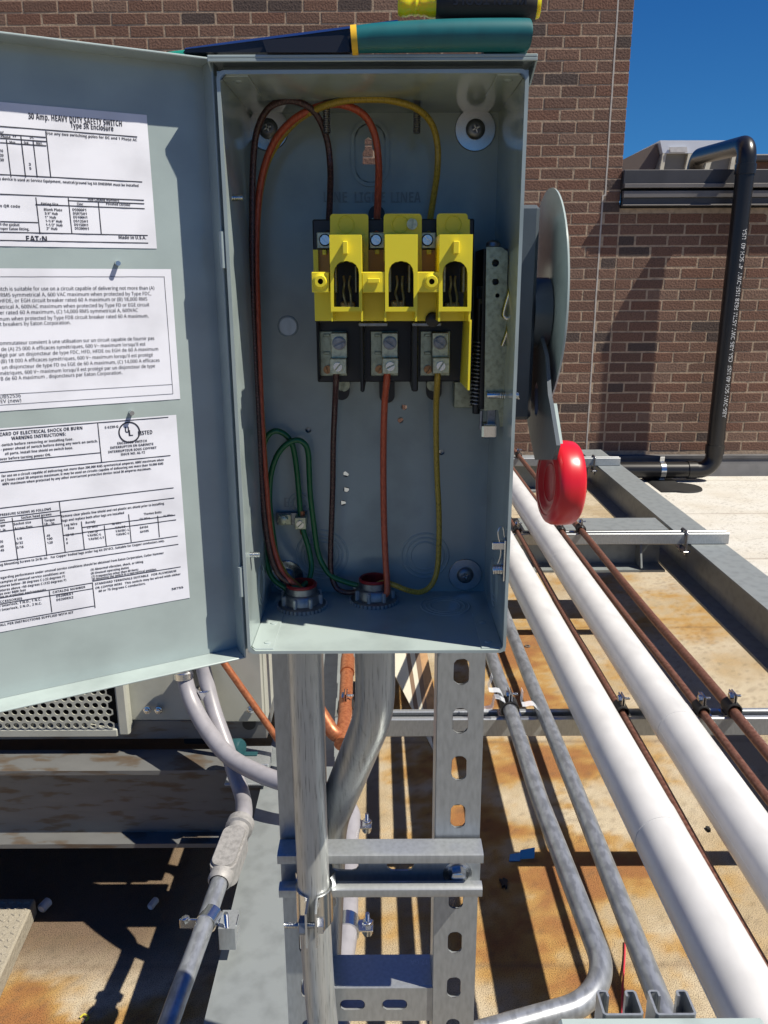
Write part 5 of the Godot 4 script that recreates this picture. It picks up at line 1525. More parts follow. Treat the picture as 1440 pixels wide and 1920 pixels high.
func build_switch() -> void:
	washer_bolt("large zinc washer at top left of the back panel, crossed by wires", Vector3(-0.0927, 1.3804, -0.1378), 0.0178)
	washer_bolt("large zinc washer at top right of the back panel", Vector3(0.0875, 1.3792, -0.1378), 0.0178)
	washer_bolt("large zinc washer at bottom left behind the green wires", Vector3(-0.0918, 0.9665, -0.1378), 0.0167)
	washer_bolt("large zinc washer at bottom right of the back panel", Vector3(0.0882, 0.9674, -0.1378), 0.0167)
	bushing("grey bushing with red rim on the box floor, left one", Vector3(-0.0733, 0.9492, -0.1))
	bushing("grey bushing with red rim on the box floor, middle of the box", Vector3(-0.0035, 0.9492, -0.1135))

	var o := thing("switch", "three pole switch with bright yellow shield, lugs and black base", "switch", Vector3(0.0148, 1.218, -0.137))
	var mb := Mb.new()
	rbox(mb, [-0.0503, 1.2194, 0.0807, 1.3006], -0.13, -0.062, 0.001)
	rbox(mb, [-0.0508, 1.168, 0.0755, 1.2213], -0.13, -0.078, 0.001)
	rbox(mb, [-0.0489, 1.1711, -0.0472, 1.221], -0.1, -0.06, 0.001)
	var base := part(o, "black_base", mb, M.black_plastic)
	for q in [Vector3(-0.0327, 1.16, -0.132), Vector3(0.0099, 1.157, -0.132), Vector3(0.0541, 1.1596, -0.132), Vector3(0.0012, 1.302, -0.132)]:
		mb = Mb.new()
		mb.prism(at(Vector3(q.x, q.y, -0.137)), oblong(Vector2.ZERO, 0.0145, 0.03, 0.0072, 8), 0.006)
		part(base, "mounting_foot", mb, M.black_plastic)
	for q in [Vector3(-0.0309, 1.1597, -0.131), Vector3(0.0532, 1.1594, -0.131), Vector3(0.0012, 1.3012, -0.131)]:
		mb = Mb.new()
		slot_screw(mb, facing(q), 0.0062, 0.0028, 1.3)
		part(base, "mounting_screw", mb, M.olive_zinc)
	# barriers between the poles
	for q in [[[-0.0126, 1.1633, -0.0092, 1.2178]], [[0.0301, 1.1636, 0.0355, 1.2176]]]:
		mb = Mb.new()
		rbox(mb, q[0], -0.12, -0.045, 0.0012)
		part(base, "barrier", mb, M.black_plastic)
	for q in [[[-0.013, 1.2178, 0.0103, 1.2205]], [[0.0297, 1.2176, 0.053, 1.2203]]]:
		mb = Mb.new()
		rbox(mb, q[0], -0.06, -0.03, 0.0006)
		part(base, "cross_plate", mb, M.dark_zinc)
	mb = Mb.new()
	var kn: Vector3 = Vector3(0.0459, 1.2228, -0.03)
	mb.lathe(facing(kn), [Vector2(0.0058, -0.01), Vector2(0.0058, 0.002), Vector2(0.0045, 0.003), Vector2(0, 0.003)], 20)
	part(base, "knob", mb, M.black_plastic)

	# yellow shield
	var zf := 0.003
	mb = Mb.new()
	for q in [[[-0.0327, 1.2303, -0.0092, 1.2851], [Vector2(-0.0306, 1.2336), Vector2(-0.0115, 1.2335), Vector2(-0.0112, 1.2571), Vector2(-0.0117, 1.2609), Vector2(-0.0134, 1.2638), Vector2(-0.0163, 1.2659), Vector2(-0.0205, 1.2667), Vector2(-0.0247, 1.266), Vector2(-0.0276, 1.2639), Vector2(-0.0294, 1.2609), Vector2(-0.0301, 1.2571)]], [[0.0081, 1.2301, 0.0324, 1.2852], [Vector2(0.0107, 1.2334), Vector2(0.0296, 1.2334), Vector2(0.0294, 1.2569), Vector2(0.0288, 1.2609), Vector2(0.027, 1.2638), Vector2(0.0241, 1.2658), Vector2(0.0201, 1.2665), Vector2(0.016, 1.2658), Vector2(0.0131, 1.2639), Vector2(0.0114, 1.261), Vector2(0.0107, 1.257)]], [[0.0484, 1.23, 0.0729, 1.285], [Vector2(0.0514, 1.2333), Vector2(0.0701, 1.2332), Vector2(0.0696, 1.2567), Vector2(0.0689, 1.2608), Vector2(0.067, 1.2636), Vector2(0.0641, 1.2656), Vector2(0.0601, 1.2664), Vector2(0.0562, 1.2656), Vector2(0.0533, 1.2637), Vector2(0.0516, 1.2608), Vector2(0.051, 1.2568)]]]:
		var r: Array = q[0]
		mb.prism(at(Vector3(0, 0, zf - 0.0018)), rect(r[0], r[1], r[2], r[3]), 0.0018, [q[1]])
		mb.span(r[0], r[1], -0.045, r[0] + 0.0013, r[3], zf - 0.0018)  # sides of the tower
		mb.span(r[2] - 0.0013, r[1], -0.045, r[2], r[3], zf - 0.0018)
		mb.span(r[0] + 0.0013, r[3] - 0.0013, -0.045, r[2] - 0.0013, r[3], zf - 0.0018)
		mb.span(r[0] + 0.0013, r[1], -0.032, r[2] - 0.0013, r[1] + 0.0012, zf - 0.0018)
	for r in [[-0.0325, 1.2231, -0.0316, 1.2306], [-0.0101, 1.223, -0.0087, 1.2305], [0.0076, 1.2229, 0.009, 1.2304], [0.0307, 1.2228, 0.0322, 1.2303], [0.0482, 1.2227, 0.0498, 1.2302], [0.0712, 1.2226, 0.0726, 1.2301]]: rbox(mb, r, -0.031, zf - 0.001)
	for r in [[-0.0467, 1.2442, -0.0337, 1.2589], [-0.0089, 1.244, 0.008, 1.2588], [0.0322, 1.244, 0.0491, 1.2587]]: rbox(mb, r, -0.026, zf - 0.0006, 0.0004)
	var sh := part(o, "yellow_shield", mb, M.yellow_plastic)
	for r in [[-0.0477, 1.222, -0.0346, 1.2446], [-0.0093, 1.2218, 0.0078, 1.2444], [0.0331, 1.2216, 0.0506, 1.2442], [-0.0341, 1.2219, -0.0107, 1.2298], [0.0086, 1.2217, 0.0324, 1.2296], [0.0513, 1.2215, 0.0752, 1.2294]]: 
		mb = Mb.new()
		rbox(mb, r, -0.0335, -0.0305)
		part(sh, "recessed_panel", mb, M.yellow_plastic)
	for q in [[Vector2(-0.0356, 1.2677), Vector2(-0.0348, 1.3011), Vector2(-0.0341, 1.3026), Vector2(-0.0324, 1.3033), Vector2(-0.0068, 1.3032), Vector2(-0.0052, 1.3024), Vector2(-0.0047, 1.3009), Vector2(-0.005, 1.2675)], [Vector2(0.0072, 1.2675), Vector2(0.0073, 1.3009), Vector2(0.008, 1.3025), Vector2(0.0097, 1.3033), Vector2(0.0351, 1.3032), Vector2(0.0367, 1.3024), Vector2(0.0373, 1.3008), Vector2(0.0376, 1.2674)], [Vector2(0.0496, 1.2673), Vector2(0.0491, 1.3007), Vector2(0.0497, 1.3024), Vector2(0.0514, 1.3033), Vector2(0.0717, 1.3032), Vector2(0.0731, 1.3023), Vector2(0.0736, 1.3006), Vector2(0.0737, 1.2989), Vector2(0.0752, 1.2987), Vector2(0.076, 1.2672)]]:
		mb = Mb.new()
		mb.prism(at(Vector3(0, 0, -0.047)), q, 0.002)
		part(sh, "rear_tab", mb, M.yellow_plastic)
	for q in [Vector3(-0.0223, 1.2953, -0.045), Vector3(0.0202, 1.2953, -0.045), Vector3(0.062, 1.2951, -0.045)]:
		mb = Mb.new()
		ring(mb, facing(q), 0.0062, 0.0006, 0.0004)
		part(sh, "embossed_circle", mb, M.yellow_plastic)
	mb = Mb.new()
	slot_screw(mb, facing(Vector3(0.0297, 1.2954, -0.045)), 0.0042, 0.0024, 1.4)
	part(sh, "screw", mb, M.lug_metal)
	for r in [[-0.0099, 1.2594, -0.005, 1.2685], [0.0341, 1.2592, 0.0378, 1.2683], [-0.049, 1.2596, -0.0451, 1.2766], [0.008, 1.2593, 0.0103, 1.2684]]: 
		mb = Mb.new()
		rbox(mb, r, -0.05, -0.0452)
		part(sh, "rear_strip", mb, M.yellow_plastic)
	for r in [[-0.0455, 1.2591, -0.0364, 1.2767], [-0.005, 1.2589, 0.0084, 1.2766], [0.0377, 1.2588, 0.0526, 1.2764]]:
		mb = Mb.new()
		rbox(mb, r, -0.056, -0.0502)
		part(sh, "shaded_barrier", mb, M.shaded_yellow)  # yellow recess panels, their shade painted as amber
	for r in [[[-0.0416, 1.2727, -0.0385, 1.2766]], [[0.0002, 1.273, 0.0039, 1.2764]], [[0.0415, 1.2728, 0.0453, 1.2762]]]:
		mb = Mb.new()
		rbox(mb, r[0], -0.0502, -0.046, 0.0004)
		part(sh, "clip", mb, M.yellow_plastic)
	for q in [Vector3(-0.0398, 1.2521, 0.0024), Vector3(0.0428, 1.2517, 0.0024)]:
		mb = Mb.new()
		mb.lathe(facing(q), [Vector2(0.0062, -0.0004), Vector2(0.0059, 0.0004), Vector2(0.0046, 0.001), Vector2(0.0044, 0.0052), Vector2(0.0041, 0.0056), Vector2(0.0021, 0.0056), Vector2(0.0020, 0.0008), Vector2(0, 0.0008)], 28)
		part(sh, "boss", mb, M.yellow_plastic)
		mb = Mb.new()
		mb.lathe(facing(q + Vector3(0, 0, 0.0009)), [Vector2(0.00205, 0), Vector2(0, 0.0001)], 16)
		part(sh, "boss_hole", mb, M.dark_hole)
	for r in [[[-0.0229, 1.2714, -0.0191, 1.2804]], [[-0.005, 1.2507, 0.0042, 1.2543]], [[0.0582, 1.2713, 0.0627, 1.2802]]]:
		mb = Mb.new()
		rbox(mb, r[0], zf - 0.0002, zf + 0.0052, 0.0005)
		part(sh, "tab", mb, M.yellow_plastic)
	mb = Mb.new()
	var f0: Vector3 = Vector3(0.0745, 1.2235, -0.006)
	var f1: Vector3 = Vector3(0.0742, 1.1696, -0.006)
	slab(mb, f1, f0, Vector3(0.0755, 1.2209, -0.07), Vector3(0.0741, 1.1688, -0.07), Vector3(-0.0016, 0, 0))
	part(sh, "side_flange", mb, M.yellow_plastic)
	# contacts seen through the arches
	for q in [[[-0.0313, 1.2435, -0.0296, 1.2635], [-0.0155, 1.2435, -0.014, 1.2637]], [[0.0111, 1.2439, 0.0131, 1.2634], [0.0263, 1.2436, 0.0281, 1.2645]], [[0.0538, 1.2437, 0.0559, 1.2632], [0.0688, 1.2435, 0.0711, 1.2633]]]:
		for r in q:
			mb = Mb.new()
			rbox(mb, r, -0.05, -0.03, 0.0005)
			part(o, "contact_plate", mb, M.lug_metal)
	for q in [[Vector3(-0.0245, 1.2562, -0.036), Vector3(-0.0241, 1.2503, -0.034), Vector3(-0.025, 1.2449, -0.036), Vector3(-0.0243, 1.2384, -0.042), Vector3(-0.0226, 1.2331, -0.05)], [Vector3(-0.0193, 1.2562, -0.036), Vector3(-0.0205, 1.2503, -0.034), Vector3(-0.0195, 1.2449, -0.036), Vector3(-0.0192, 1.2384, -0.042), Vector3(-0.0195, 1.2331, -0.05)],
		[Vector3(0.0173, 1.256, -0.036), Vector3(0.0179, 1.2502, -0.034), Vector3(0.0166, 1.2434, -0.036), Vector3(0.018, 1.2382, -0.042), Vector3(0.0191, 1.2329, -0.05)], [Vector3(0.0222, 1.256, -0.036), Vector3(0.0216, 1.2501, -0.034), Vector3(0.0223, 1.2433, -0.036), Vector3(0.0232, 1.2382, -0.042), Vector3(0.0228, 1.2329, -0.05)],
		[Vector3(0.0598, 1.2558, -0.036), Vector3(0.0603, 1.25, -0.034), Vector3(0.0596, 1.2432, -0.036), Vector3(0.0609, 1.238, -0.042), Vector3(0.0621, 1.2328, -0.05)], [Vector3(0.0639, 1.2558, -0.036), Vector3(0.0634, 1.25, -0.034), Vector3(0.0649, 1.2432, -0.036), Vector3(0.0661, 1.238, -0.042), Vector3(0.0663, 1.2327, -0.05)]]:
		mb = Mb.new()
		mb.tube(spline(q, 5), 0.0011, 8)
		part(o, "contact_blade", mb, M.lug_metal)
	for r in [[[-0.0282, 1.2319, -0.0164, 1.2364]], [[0.0131, 1.2317, 0.0249, 1.2372]], [[0.0574, 1.2315, 0.0692, 1.2356]]]:
		mb = Mb.new()
		rbox(mb, r[0], -0.0615, -0.05, 0.001)
		part(o, "contact_block", mb, M.brass)
	# line lugs
	for q in [[[-0.0462, 1.2776, -0.0354, 1.2901], Vector3(-0.0396, 1.2841, -0.05)], [[-0.0042, 1.2774, 0.0082, 1.2899], Vector3(0.0012, 1.2839, -0.05)], [[0.0376, 1.2772, 0.0491, 1.2896], Vector3(0.0422, 1.2838, -0.05)]]:
		mb = Mb.new()
		rbox(mb, q[0], -0.064, -0.0505, 0.0006)
		var lug := part(o, "line_lug", mb, M.lug_metal)
		mb = Mb.new()
		ring(mb, facing(q[1] - Vector3(0, 0, 0.0006)), 0.0043, 0.0006, 0.0004)
		part(lug, "screw_seat", mb, M.black_plastic)
		mb = Mb.new()
		slot_screw(mb, facing(q[1] - Vector3(0, 0, 0.0006)), 0.0038, 0.0024, -0.75 + rng.randf() * 0.1)
		part(lug, "lug_screw", mb, M.zinc)
	# load terminals
	var turns := [0.4, -0.6, -0.6, 0.85, 0.45, 1.0]
	var k := 0
	for q in [[[-0.0484, 1.1736, -0.0245, 1.2117], [-0.0376, 1.1898, -0.0237, 1.2108], [-0.0384, 1.1773, -0.0242, 1.1902], Vector3(-0.0306, 1.2024, -0.0605), Vector3(-0.0316, 1.1834, -0.055), Vector3(-0.0415, 1.1792, -0.0755)], [[-0.0045, 1.1734, 0.0197, 1.2115], [0.0051, 1.1901, 0.019, 1.2106], [0.0054, 1.1773, 0.0193, 1.1904], Vector3(0.0122, 1.2024, -0.0605), Vector3(0.0124, 1.1836, -0.055), Vector3(0.0032, 1.1793, -0.0755)], [[0.0382, 1.1732, 0.0643, 1.2113], [0.0475, 1.1903, 0.0618, 1.2107], [0.0478, 1.1775, 0.0623, 1.1906], Vector3(0.0544, 1.2026, -0.0605), Vector3(0.0548, 1.1837, -0.055), Vector3(0.0453, 1.1789, -0.0755)]]:
		mb = Mb.new()
		rbox(mb, q[0], -0.08, -0.0762, 0.0006)
		for dy in [0.0155, 0.0005]: mb.bar(Vector3(q[0][0] + 0.0065, (q[0][1] + q[0][3]) / 2 + dy, -0.0755), Vector3(0.0055, 0.0024, 0.002), 0.0004)
		part(o, "terminal_plate", mb, M.olive_zinc)
		mb = Mb.new()
		rbox(mb, q[1], -0.0762, -0.0622, 0.0006)
		var a := part(o, "terminal_block", mb, M.lug_metal)
		mb = Mb.new()
		mb.lathe(facing(q[3] - Vector3(0, 0, 0.0017)), [Vector2(0.0058, 0), Vector2(0.0056, 0.0008), Vector2(0.0048, 0.0009)], 24)
		part(a, "screw_collar", mb, M.dark_zinc)
		mb = Mb.new()
		slot_screw(mb, facing(q[3] - Vector3(0, 0, 0.0015)), 0.0046, 0.0032, turns[k])
		part(a, "terminal_screw", mb, M.dark_zinc)
		mb = Mb.new()
		rbox(mb, q[2], -0.0762, -0.0552, 0.0006)
		var b := part(o, "load_lug", mb, M.lug_metal)
		mb = Mb.new()
		slot_screw(mb, facing(q[4] - Vector3(0, 0, 0.0006)), 0.0037, 0.0024, turns[k + 3])
		part(b, "lug_screw", mb, M.zinc)
		mb = Mb.new()
		slot_screw(mb, facing(q[5] - Vector3(0, 0, 0.0006)), 0.0036, 0.0024, turns[k] + 1.5)
		part(o, "plate_screw", mb, M.rivet_copper)
		k += 1

	# operating mechanism on the right
	o = thing("switch_mechanism", "dull olive metal operating mechanism with springs right of the switch", "mechanism", Vector3(0.1118, 1.1934, -0.137))
	mb = Mb.new()
	var hs := []
	for q in [[Vector3(0.0972, 1.266, -0.05), 0.0029], [Vector3(0.0977, 1.2516, -0.05), 0.0029], [Vector3(0.0997, 1.2407, -0.05), 0.0018]]: hs.append(circle(Vector2(q[0].x, q[0].y), q[1], 16))
	mb.prism(at(Vector3(0, 0, -0.0515)), [Vector2(0.0895, 1.2783), Vector2(0.1015, 1.2782), Vector2(0.1067, 1.2746), Vector2(0.107, 1.268), Vector2(0.107, 1.2549), Vector2(0.1074, 1.2445), Vector2(0.1077, 1.2373), Vector2(0.1102, 1.133), Vector2(0.1057, 1.133), Vector2(0.1034, 1.1476), Vector2(0.0917, 1.1467)], 0.0015, hs)
	var br := part(o, "bracket_plate", mb, M.olive_zinc)
	mb = Mb.new()
	rbox(mb, [0.0884, 1.1468, 0.1105, 1.2773], -0.12, -0.0575)
	part(br, "bracket_body", mb, M.black_plastic)
	mb = Mb.new()
	rbox(mb, [0.0717, 1.1394, 0.0919, 1.1635], -0.13, -0.115, 0.0005)
	part(br, "rear_plate", mb, M.olive_zinc)
	mb = Mb.new()
	coil_spring(mb, Vector3(0.0879, 1.2029, -0.07), Vector3(0.0871, 1.1475, -0.07), 0.0052, 0.0008, 17)
	part(o, "coil_spring", mb, M.dark_zinc)
	mb = Mb.new()
	mb.tube([Vector3(0.0875, 1.2379, -0.071), Vector3(0.0874, 1.1412, -0.071)], 0.0035, 12)
	part(o, "spring_rod", mb, M.black_plastic)
	mb = Mb.new()
	mb.tube(spline([Vector3(0.1096, 1.2784, -0.045), Vector3(0.112, 1.2719, -0.045), Vector3(0.112, 1.2609, -0.045), Vector3(0.109, 1.2445, -0.046), Vector3(0.105, 1.2277, -0.047), Vector3(0.106, 1.2239, -0.047), Vector3(0.1096, 1.2214, -0.047), Vector3(0.1087, 1.2128, -0.048), Vector3(0.1051, 1.2007, -0.05)], 6), 0.0021, 10)
	part(o, "lever_rod", mb, M.zinc)
	mb = Mb.new()
	rbox(mb, [0.0883, 1.233, 0.0927, 1.2487], -0.1, -0.058, 0.0006)
	part(o, "side_plate", mb, M.zinc)
	mb = Mb.new()
	mb.tube([Vector3(0.0929, 1.1605, -0.045), Vector3(0.1045, 1.1604, -0.045)], 0.0028, 12)
	mb.tube([Vector3(0.1192, 1.1603, -0.045), Vector3(0.112, Vector3(0.1205, 1.1603, -0.045).y, -0.045)], 0.003, 12)
	coil_spring(mb, Vector3(0.104, 1.1604, -0.045), Vector3(0.1196, 1.1603, -0.045), 0.0029, 0.0006, 10)
	part(o, "cross_pin", mb, M.chrome)
	mb = Mb.new()
	rbox(mb, [0.0896, 1.1234, 0.1035, 1.1358], -0.062, -0.045, 0.0016)
	part(o, "stop_block", mb, M.chrome)
	mb = Mb.new()
	mb.tube([Vector3(0.0894, 1.1468, -0.05), Vector3(0.089, 1.1308, -0.05)], 0.0016, 8)
	part(o, "side_rod", mb, M.dark_zinc)
	mb = Mb.new()
	mb.bar(Vector3(0.0987, 1.1418, -0.058), Vector3(0.007, 0.02, 0.004), 0.0005)
	part(o, "latch_bar", mb, M.dark_zinc)
	mb = Mb.new()
	mb.lathe(at(Vector3(0.0963, 1.2791, -0.06)), [Vector2(0.006, 0), Vector2(0.0055, 0.003), Vector2(0.003, 0.0045), Vector2(0, 0.005)], 16)
	part(o, "top_bolt", mb, M.dark_zinc)

	# ground lug
	o = thing("ground_lug", "small two screw ground lug holding the green wire", "ground lug", Vector3(-0.0848, 1.0257, -0.137))
	mb = Mb.new()
	rbox(mb, [-0.0991, 1.0222, -0.0691, 1.0343], -0.1378, -0.1325, 0.0004)
	part(o, "base_bar", mb, M.dark_zinc)
	mb = Mb.new()
	rbox(mb, [-0.0798, 1.0215, -0.0689, 1.0334], -0.1325, -0.1185, 0.0005)
	part(o, "lug", mb, M.lug_metal)
	mb = Mb.new()
	slot_screw(mb, facing(Vector3(-0.0745, 1.0267, -0.1188)), 0.0036, 0.0016, 0.8)
	part(o, "lug_screw", mb, M.zinc)
	mb = Mb.new()
	mb.bar(Vector3(-0.0908, 1.028, -0.131), Vector3(0.0125, 0.0105, 0.0022), 0.0004)
	part(o, "washer", mb, M.lug_metal)
	mb = Mb.new()
	hex_head(mb, facing(Vector3(-0.0923, 1.0283, -0.13)), 0.0052, 0.005)
	part(o, "hex_bolt", mb, M.lug_metal)
	mb = Mb.new()
	mb.tube([Vector3(-0.0734, 1.0378, -0.127), Vector3(-0.0736, 1.0302, -0.127)], 0.0029, 10)
	mb.tube([Vector3(-0.0734, 1.0193, -0.127), Vector3(-0.0726, 1.0144, -0.127)], 0.0029, 10)
	part(o, "bare_copper", mb, M.copper)

func coil_spring(mb: Mb, a: Vector3, b: Vector3, r: float, wire: float, turns: int) -> void:
	var T := along(b - a, a)
	var l := a.distance_to(b)
	var p := []
	for k in turns * 12 + 1:
		var t := k / 12.0 * TAU
		p.append(T * Vector3(cos(t) * r, l * k / (turns * 12.0), sin(t) * r))
	mb.tube(p, wire, 6)


# ---------------------------------------------------------------- wires
func wire(label: String, m: Material, p: Array, r: float, group := "") -> void:
	pipe("wire", label, "wire", spline(p, 8), r, m, group, 14)

func build_wires() -> void:
	var r := 0.0027
	wire("dark brown wire from the first line lug, looping over to the left bushing", M.wire_brown, [Vector3(-0.0382, 1.2866, -0.06), Vector3(-0.0375, 1.302, -0.075), Vector3(-0.0371, 1.324, -0.09), Vector3(-0.0372, 1.3459, -0.1), Vector3(-0.0397, 1.3669, -0.098), Vector3(-0.0475, 1.3836, -0.09), Vector3(-0.0597, 1.3909, -0.085), Vector3(-0.0734, 1.3917, -0.085), Vector3(-0.0865, 1.3861, -0.088), Vector3(-0.0966, 1.3694, -0.092), Vector3(-0.1014, 1.3414, -0.095), Vector3(-0.1041, 1.2995, -0.096), Vector3(-0.1066, 1.2383, -0.096), Vector3(-0.1073, 1.174, -0.096), Vector3(-0.1068, 1.1358, -0.096), Vector3(-0.1067, 1.0738, -0.096), Vector3(-0.1035, 1.0203, -0.095), Vector3(-0.0958, 0.9867, -0.095), Vector3(-0.08, 0.9699, -0.099), Vector3(-0.0724, 0.9588, -0.102), Vector3(-0.07, 0.9405, -0.103)], r)
	wire("orange wire from the middle line lug, looping over to the left bushing", M.wire_orange, [Vector3(0.0015, 1.2865, -0.06), Vector3(0.0019, 1.2997, -0.075), Vector3(0.0029, 1.3238, -0.09), Vector3(0.0034, 1.3455, -0.098), Vector3(0.0009, 1.3668, -0.098), Vector3(-0.0059, 1.3804, -0.093), Vector3(-0.0166, 1.387, -0.088), Vector3(-0.0307, 1.39, -0.087), Vector3(-0.0473, 1.3879, -0.09), Vector3(-0.0654, 1.3806, -0.095), Vector3(-0.081, 1.3674, -0.1), Vector3(-0.0916, 1.3486, -0.103), Vector3(-0.099, 1.3216, -0.105), Vector3(-0.1034, 1.2784, -0.106), Vector3(-0.1048, 1.2198, -0.106), Vector3(-0.1055, 1.1537, -0.106), Vector3(-0.1056, 1.1293, -0.106), Vector3(-0.1041, 1.0716, -0.105), Vector3(-0.1013, 1.0175, -0.104), Vector3(-0.0919, 0.9849, -0.1), Vector3(-0.0833, 0.9758, -0.098), Vector3(-0.0771, 0.9684, -0.1), Vector3(-0.0688, 0.9569, -0.101), Vector3(-0.0668, 0.9398, -0.102)], 0.003)
	wire("yellow wire from the right line lug, running behind the orange one", M.wire_yellow, [Vector3(0.0434, 1.2863, -0.06), Vector3(0.0454, 1.2996, -0.075), Vector3(0.0491, 1.3195, -0.09), Vector3(0.0526, 1.3414, -0.1), Vector3(0.0523, 1.362, -0.1), Vector3(0.0465, 1.3772, -0.094), Vector3(0.0338, 1.3864, -0.086), Vector3(0.0144, 1.3908, -0.08), Vector3(-0.0047, 1.3916, -0.078), Vector3(-0.026, 1.3906, -0.08), Vector3(-0.0459, 1.3867, -0.088), Vector3(-0.0647, 1.3795, -0.1), Vector3(-0.081, 1.3657, -0.11), Vector3(-0.0925, 1.3469, -0.112), Vector3(-0.0999, 1.318, -0.113), Vector3(-0.1042, 1.2742, -0.113), Vector3(-0.1054, 1.2195, -0.113), Vector3(-0.1061, 1.1528, -0.113), Vector3(-0.1051, 1.0931, -0.112), Vector3(-0.104, 1.0467, -0.111), Vector3(-0.0998, 1.0073, -0.109), Vector3(-0.0895, 0.982, -0.105), Vector3(-0.0764, 0.9684, -0.103), Vector3(-0.0671, 0.9584, -0.1), Vector3(-0.0634, 0.9417, -0.1)], r)
	wire("dark brown wire from the left load lug down to the middle bushing", M.wire_brown, [Vector3(-0.0333, 1.1815, -0.065), Vector3(-0.0341, 1.1698, -0.068), Vector3(-0.0368, 1.146, -0.09), Vector3(-0.0402, 1.1084, -0.11), Vector3(-0.0421, 1.0703, -0.12), Vector3(-0.0442, 1.032, -0.124), Vector3(-0.046, 0.9993, -0.124), Vector3(-0.0459, 0.975, -0.122), Vector3(-0.0403, 0.9599, -0.12), Vector3(-0.028, 0.9565, -0.117), Vector3(-0.0147, 0.9609, -0.113), Vector3(-0.0057, 0.962, -0.11), Vector3(-0.0011, 0.9553, -0.11), Vector3(-0.0012, 0.9375, -0.112)], r)
	wire("orange wire from the middle load lug down to the middle bushing", M.wire_orange, [Vector3(0.0099, 1.1813, -0.065), Vector3(0.0094, 1.1698, -0.067), Vector3(0.0075, 1.1466, -0.085), Vector3(0.0064, 1.1101, -0.1), Vector3(0.0062, 1.0737, -0.105), Vector3(0.0066, 1.0318, -0.106), Vector3(0.0079, 0.9949, -0.104), Vector3(0.0094, 0.9702, -0.1), Vector3(0.0083, 0.9618, -0.099), Vector3(0.0031, 0.961, -0.104), Vector3(-0.0015, 0.9627, -0.108), Vector3(-0.0048, 0.9545, -0.112), Vector3(-0.0049, 0.9371, -0.113)], 0.003)
	wire("yellow wire from the right load lug down to the middle bushing", M.wire_yellow, [Vector3(0.053, 1.1811, -0.065), Vector3(0.0528, 1.1696, -0.067), Vector3(0.0537, 1.1456, -0.09), Vector3(0.0553, 1.1083, -0.108), Vector3(0.0572, 1.0713, -0.114), Vector3(0.0593, 1.0392, -0.116), Vector3(0.0598, 1.0069, -0.116), Vector3(0.058, 0.9791, -0.114), Vector3(0.0518, 0.9648, -0.112), Vector3(0.0417, 0.9603, -0.108), Vector3(0.0296, 0.9636, -0.104), Vector3(0.0177, 0.969, -0.103), Vector3(0.0073, 0.9716, -0.105), Vector3(-0.0015, 0.9672, -0.108), Vector3(-0.0079, 0.9564, -0.11), Vector3(-0.0097, 0.9375, -0.112)], r)
	wire("green ground wire looped from the left bushing through the ground lug", M.wire_green, [Vector3(-0.0795, 0.9401, -0.104), Vector3(-0.0811, 0.9576, -0.105), Vector3(-0.0896, 0.966, -0.105), Vector3(-0.0998, 0.9739, -0.106), Vector3(-0.1058, 0.9853, -0.108), Vector3(-0.1089, 1.009, -0.112), Vector3(-0.1096, 1.04, -0.116), Vector3(-0.1095, 1.0711, -0.118), Vector3(-0.1081, 1.0965, -0.12), Vector3(-0.1037, 1.1114, -0.122), Vector3(-0.0956, 1.1173, -0.123), Vector3(-0.0863, 1.1135, -0.124), Vector3(-0.0802, 1.1036, -0.125), Vector3(-0.0774, 1.0847, -0.126), Vector3(-0.0758, 1.0582, -0.127), Vector3(-0.075, 1.0367, -0.127), Vector3(-0.0738, 1.0232, -0.127), Vector3(-0.0719, 1.0153, -0.126), Vector3(-0.0676, 0.9991, -0.125), Vector3(-0.0652, 0.9834, -0.122), Vector3(-0.0671, 0.9717, -0.116), Vector3(-0.0739, 0.9653, -0.108), Vector3(-0.0767, 0.9584, -0.103), Vector3(-0.0772, 0.941, -0.102)], r, "green ground wires")
	wire("green ground wire arching from the left to the middle bushing", M.wire_green, [Vector3(-0.0718, 0.9418, -0.1), Vector3(-0.071, 0.9604, -0.098), Vector3(-0.0748, 0.9674, -0.097), Vector3(-0.0819, 0.9714, -0.098), Vector3(-0.0903, 0.9787, -0.102), Vector3(-0.0966, 0.994, -0.108), Vector3(-0.0999, 1.0144, -0.112), Vector3(-0.1022, 1.0405, -0.114), Vector3(-0.1026, 1.0561, -0.115), Vector3(-0.1004, 1.0767, -0.116), Vector3(-0.0942, 1.0945, -0.117), Vector3(-0.0854, 1.105, -0.118), Vector3(-0.0753, 1.1093, -0.119), Vector3(-0.068, 1.1055, -0.12), Vector3(-0.0649, 1.0961, -0.121), Vector3(-0.0647, 1.0749, -0.123), Vector3(-0.0643, 1.0536, -0.124), Vector3(-0.0621, 1.0264, -0.125), Vector3(-0.0591, 0.9994, -0.124), Vector3(-0.0536, 0.9834, -0.122), Vector3(-0.0454, 0.9725, -0.121), Vector3(-0.0333, 0.9672, -0.12), Vector3(-0.0211, 0.964, -0.118), Vector3(-0.0131, 0.9621, -0.114), Vector3(-0.0074, 0.9552, -0.113), Vector3(-0.0065, 0.9367, -0.114)], r, "green ground wires")


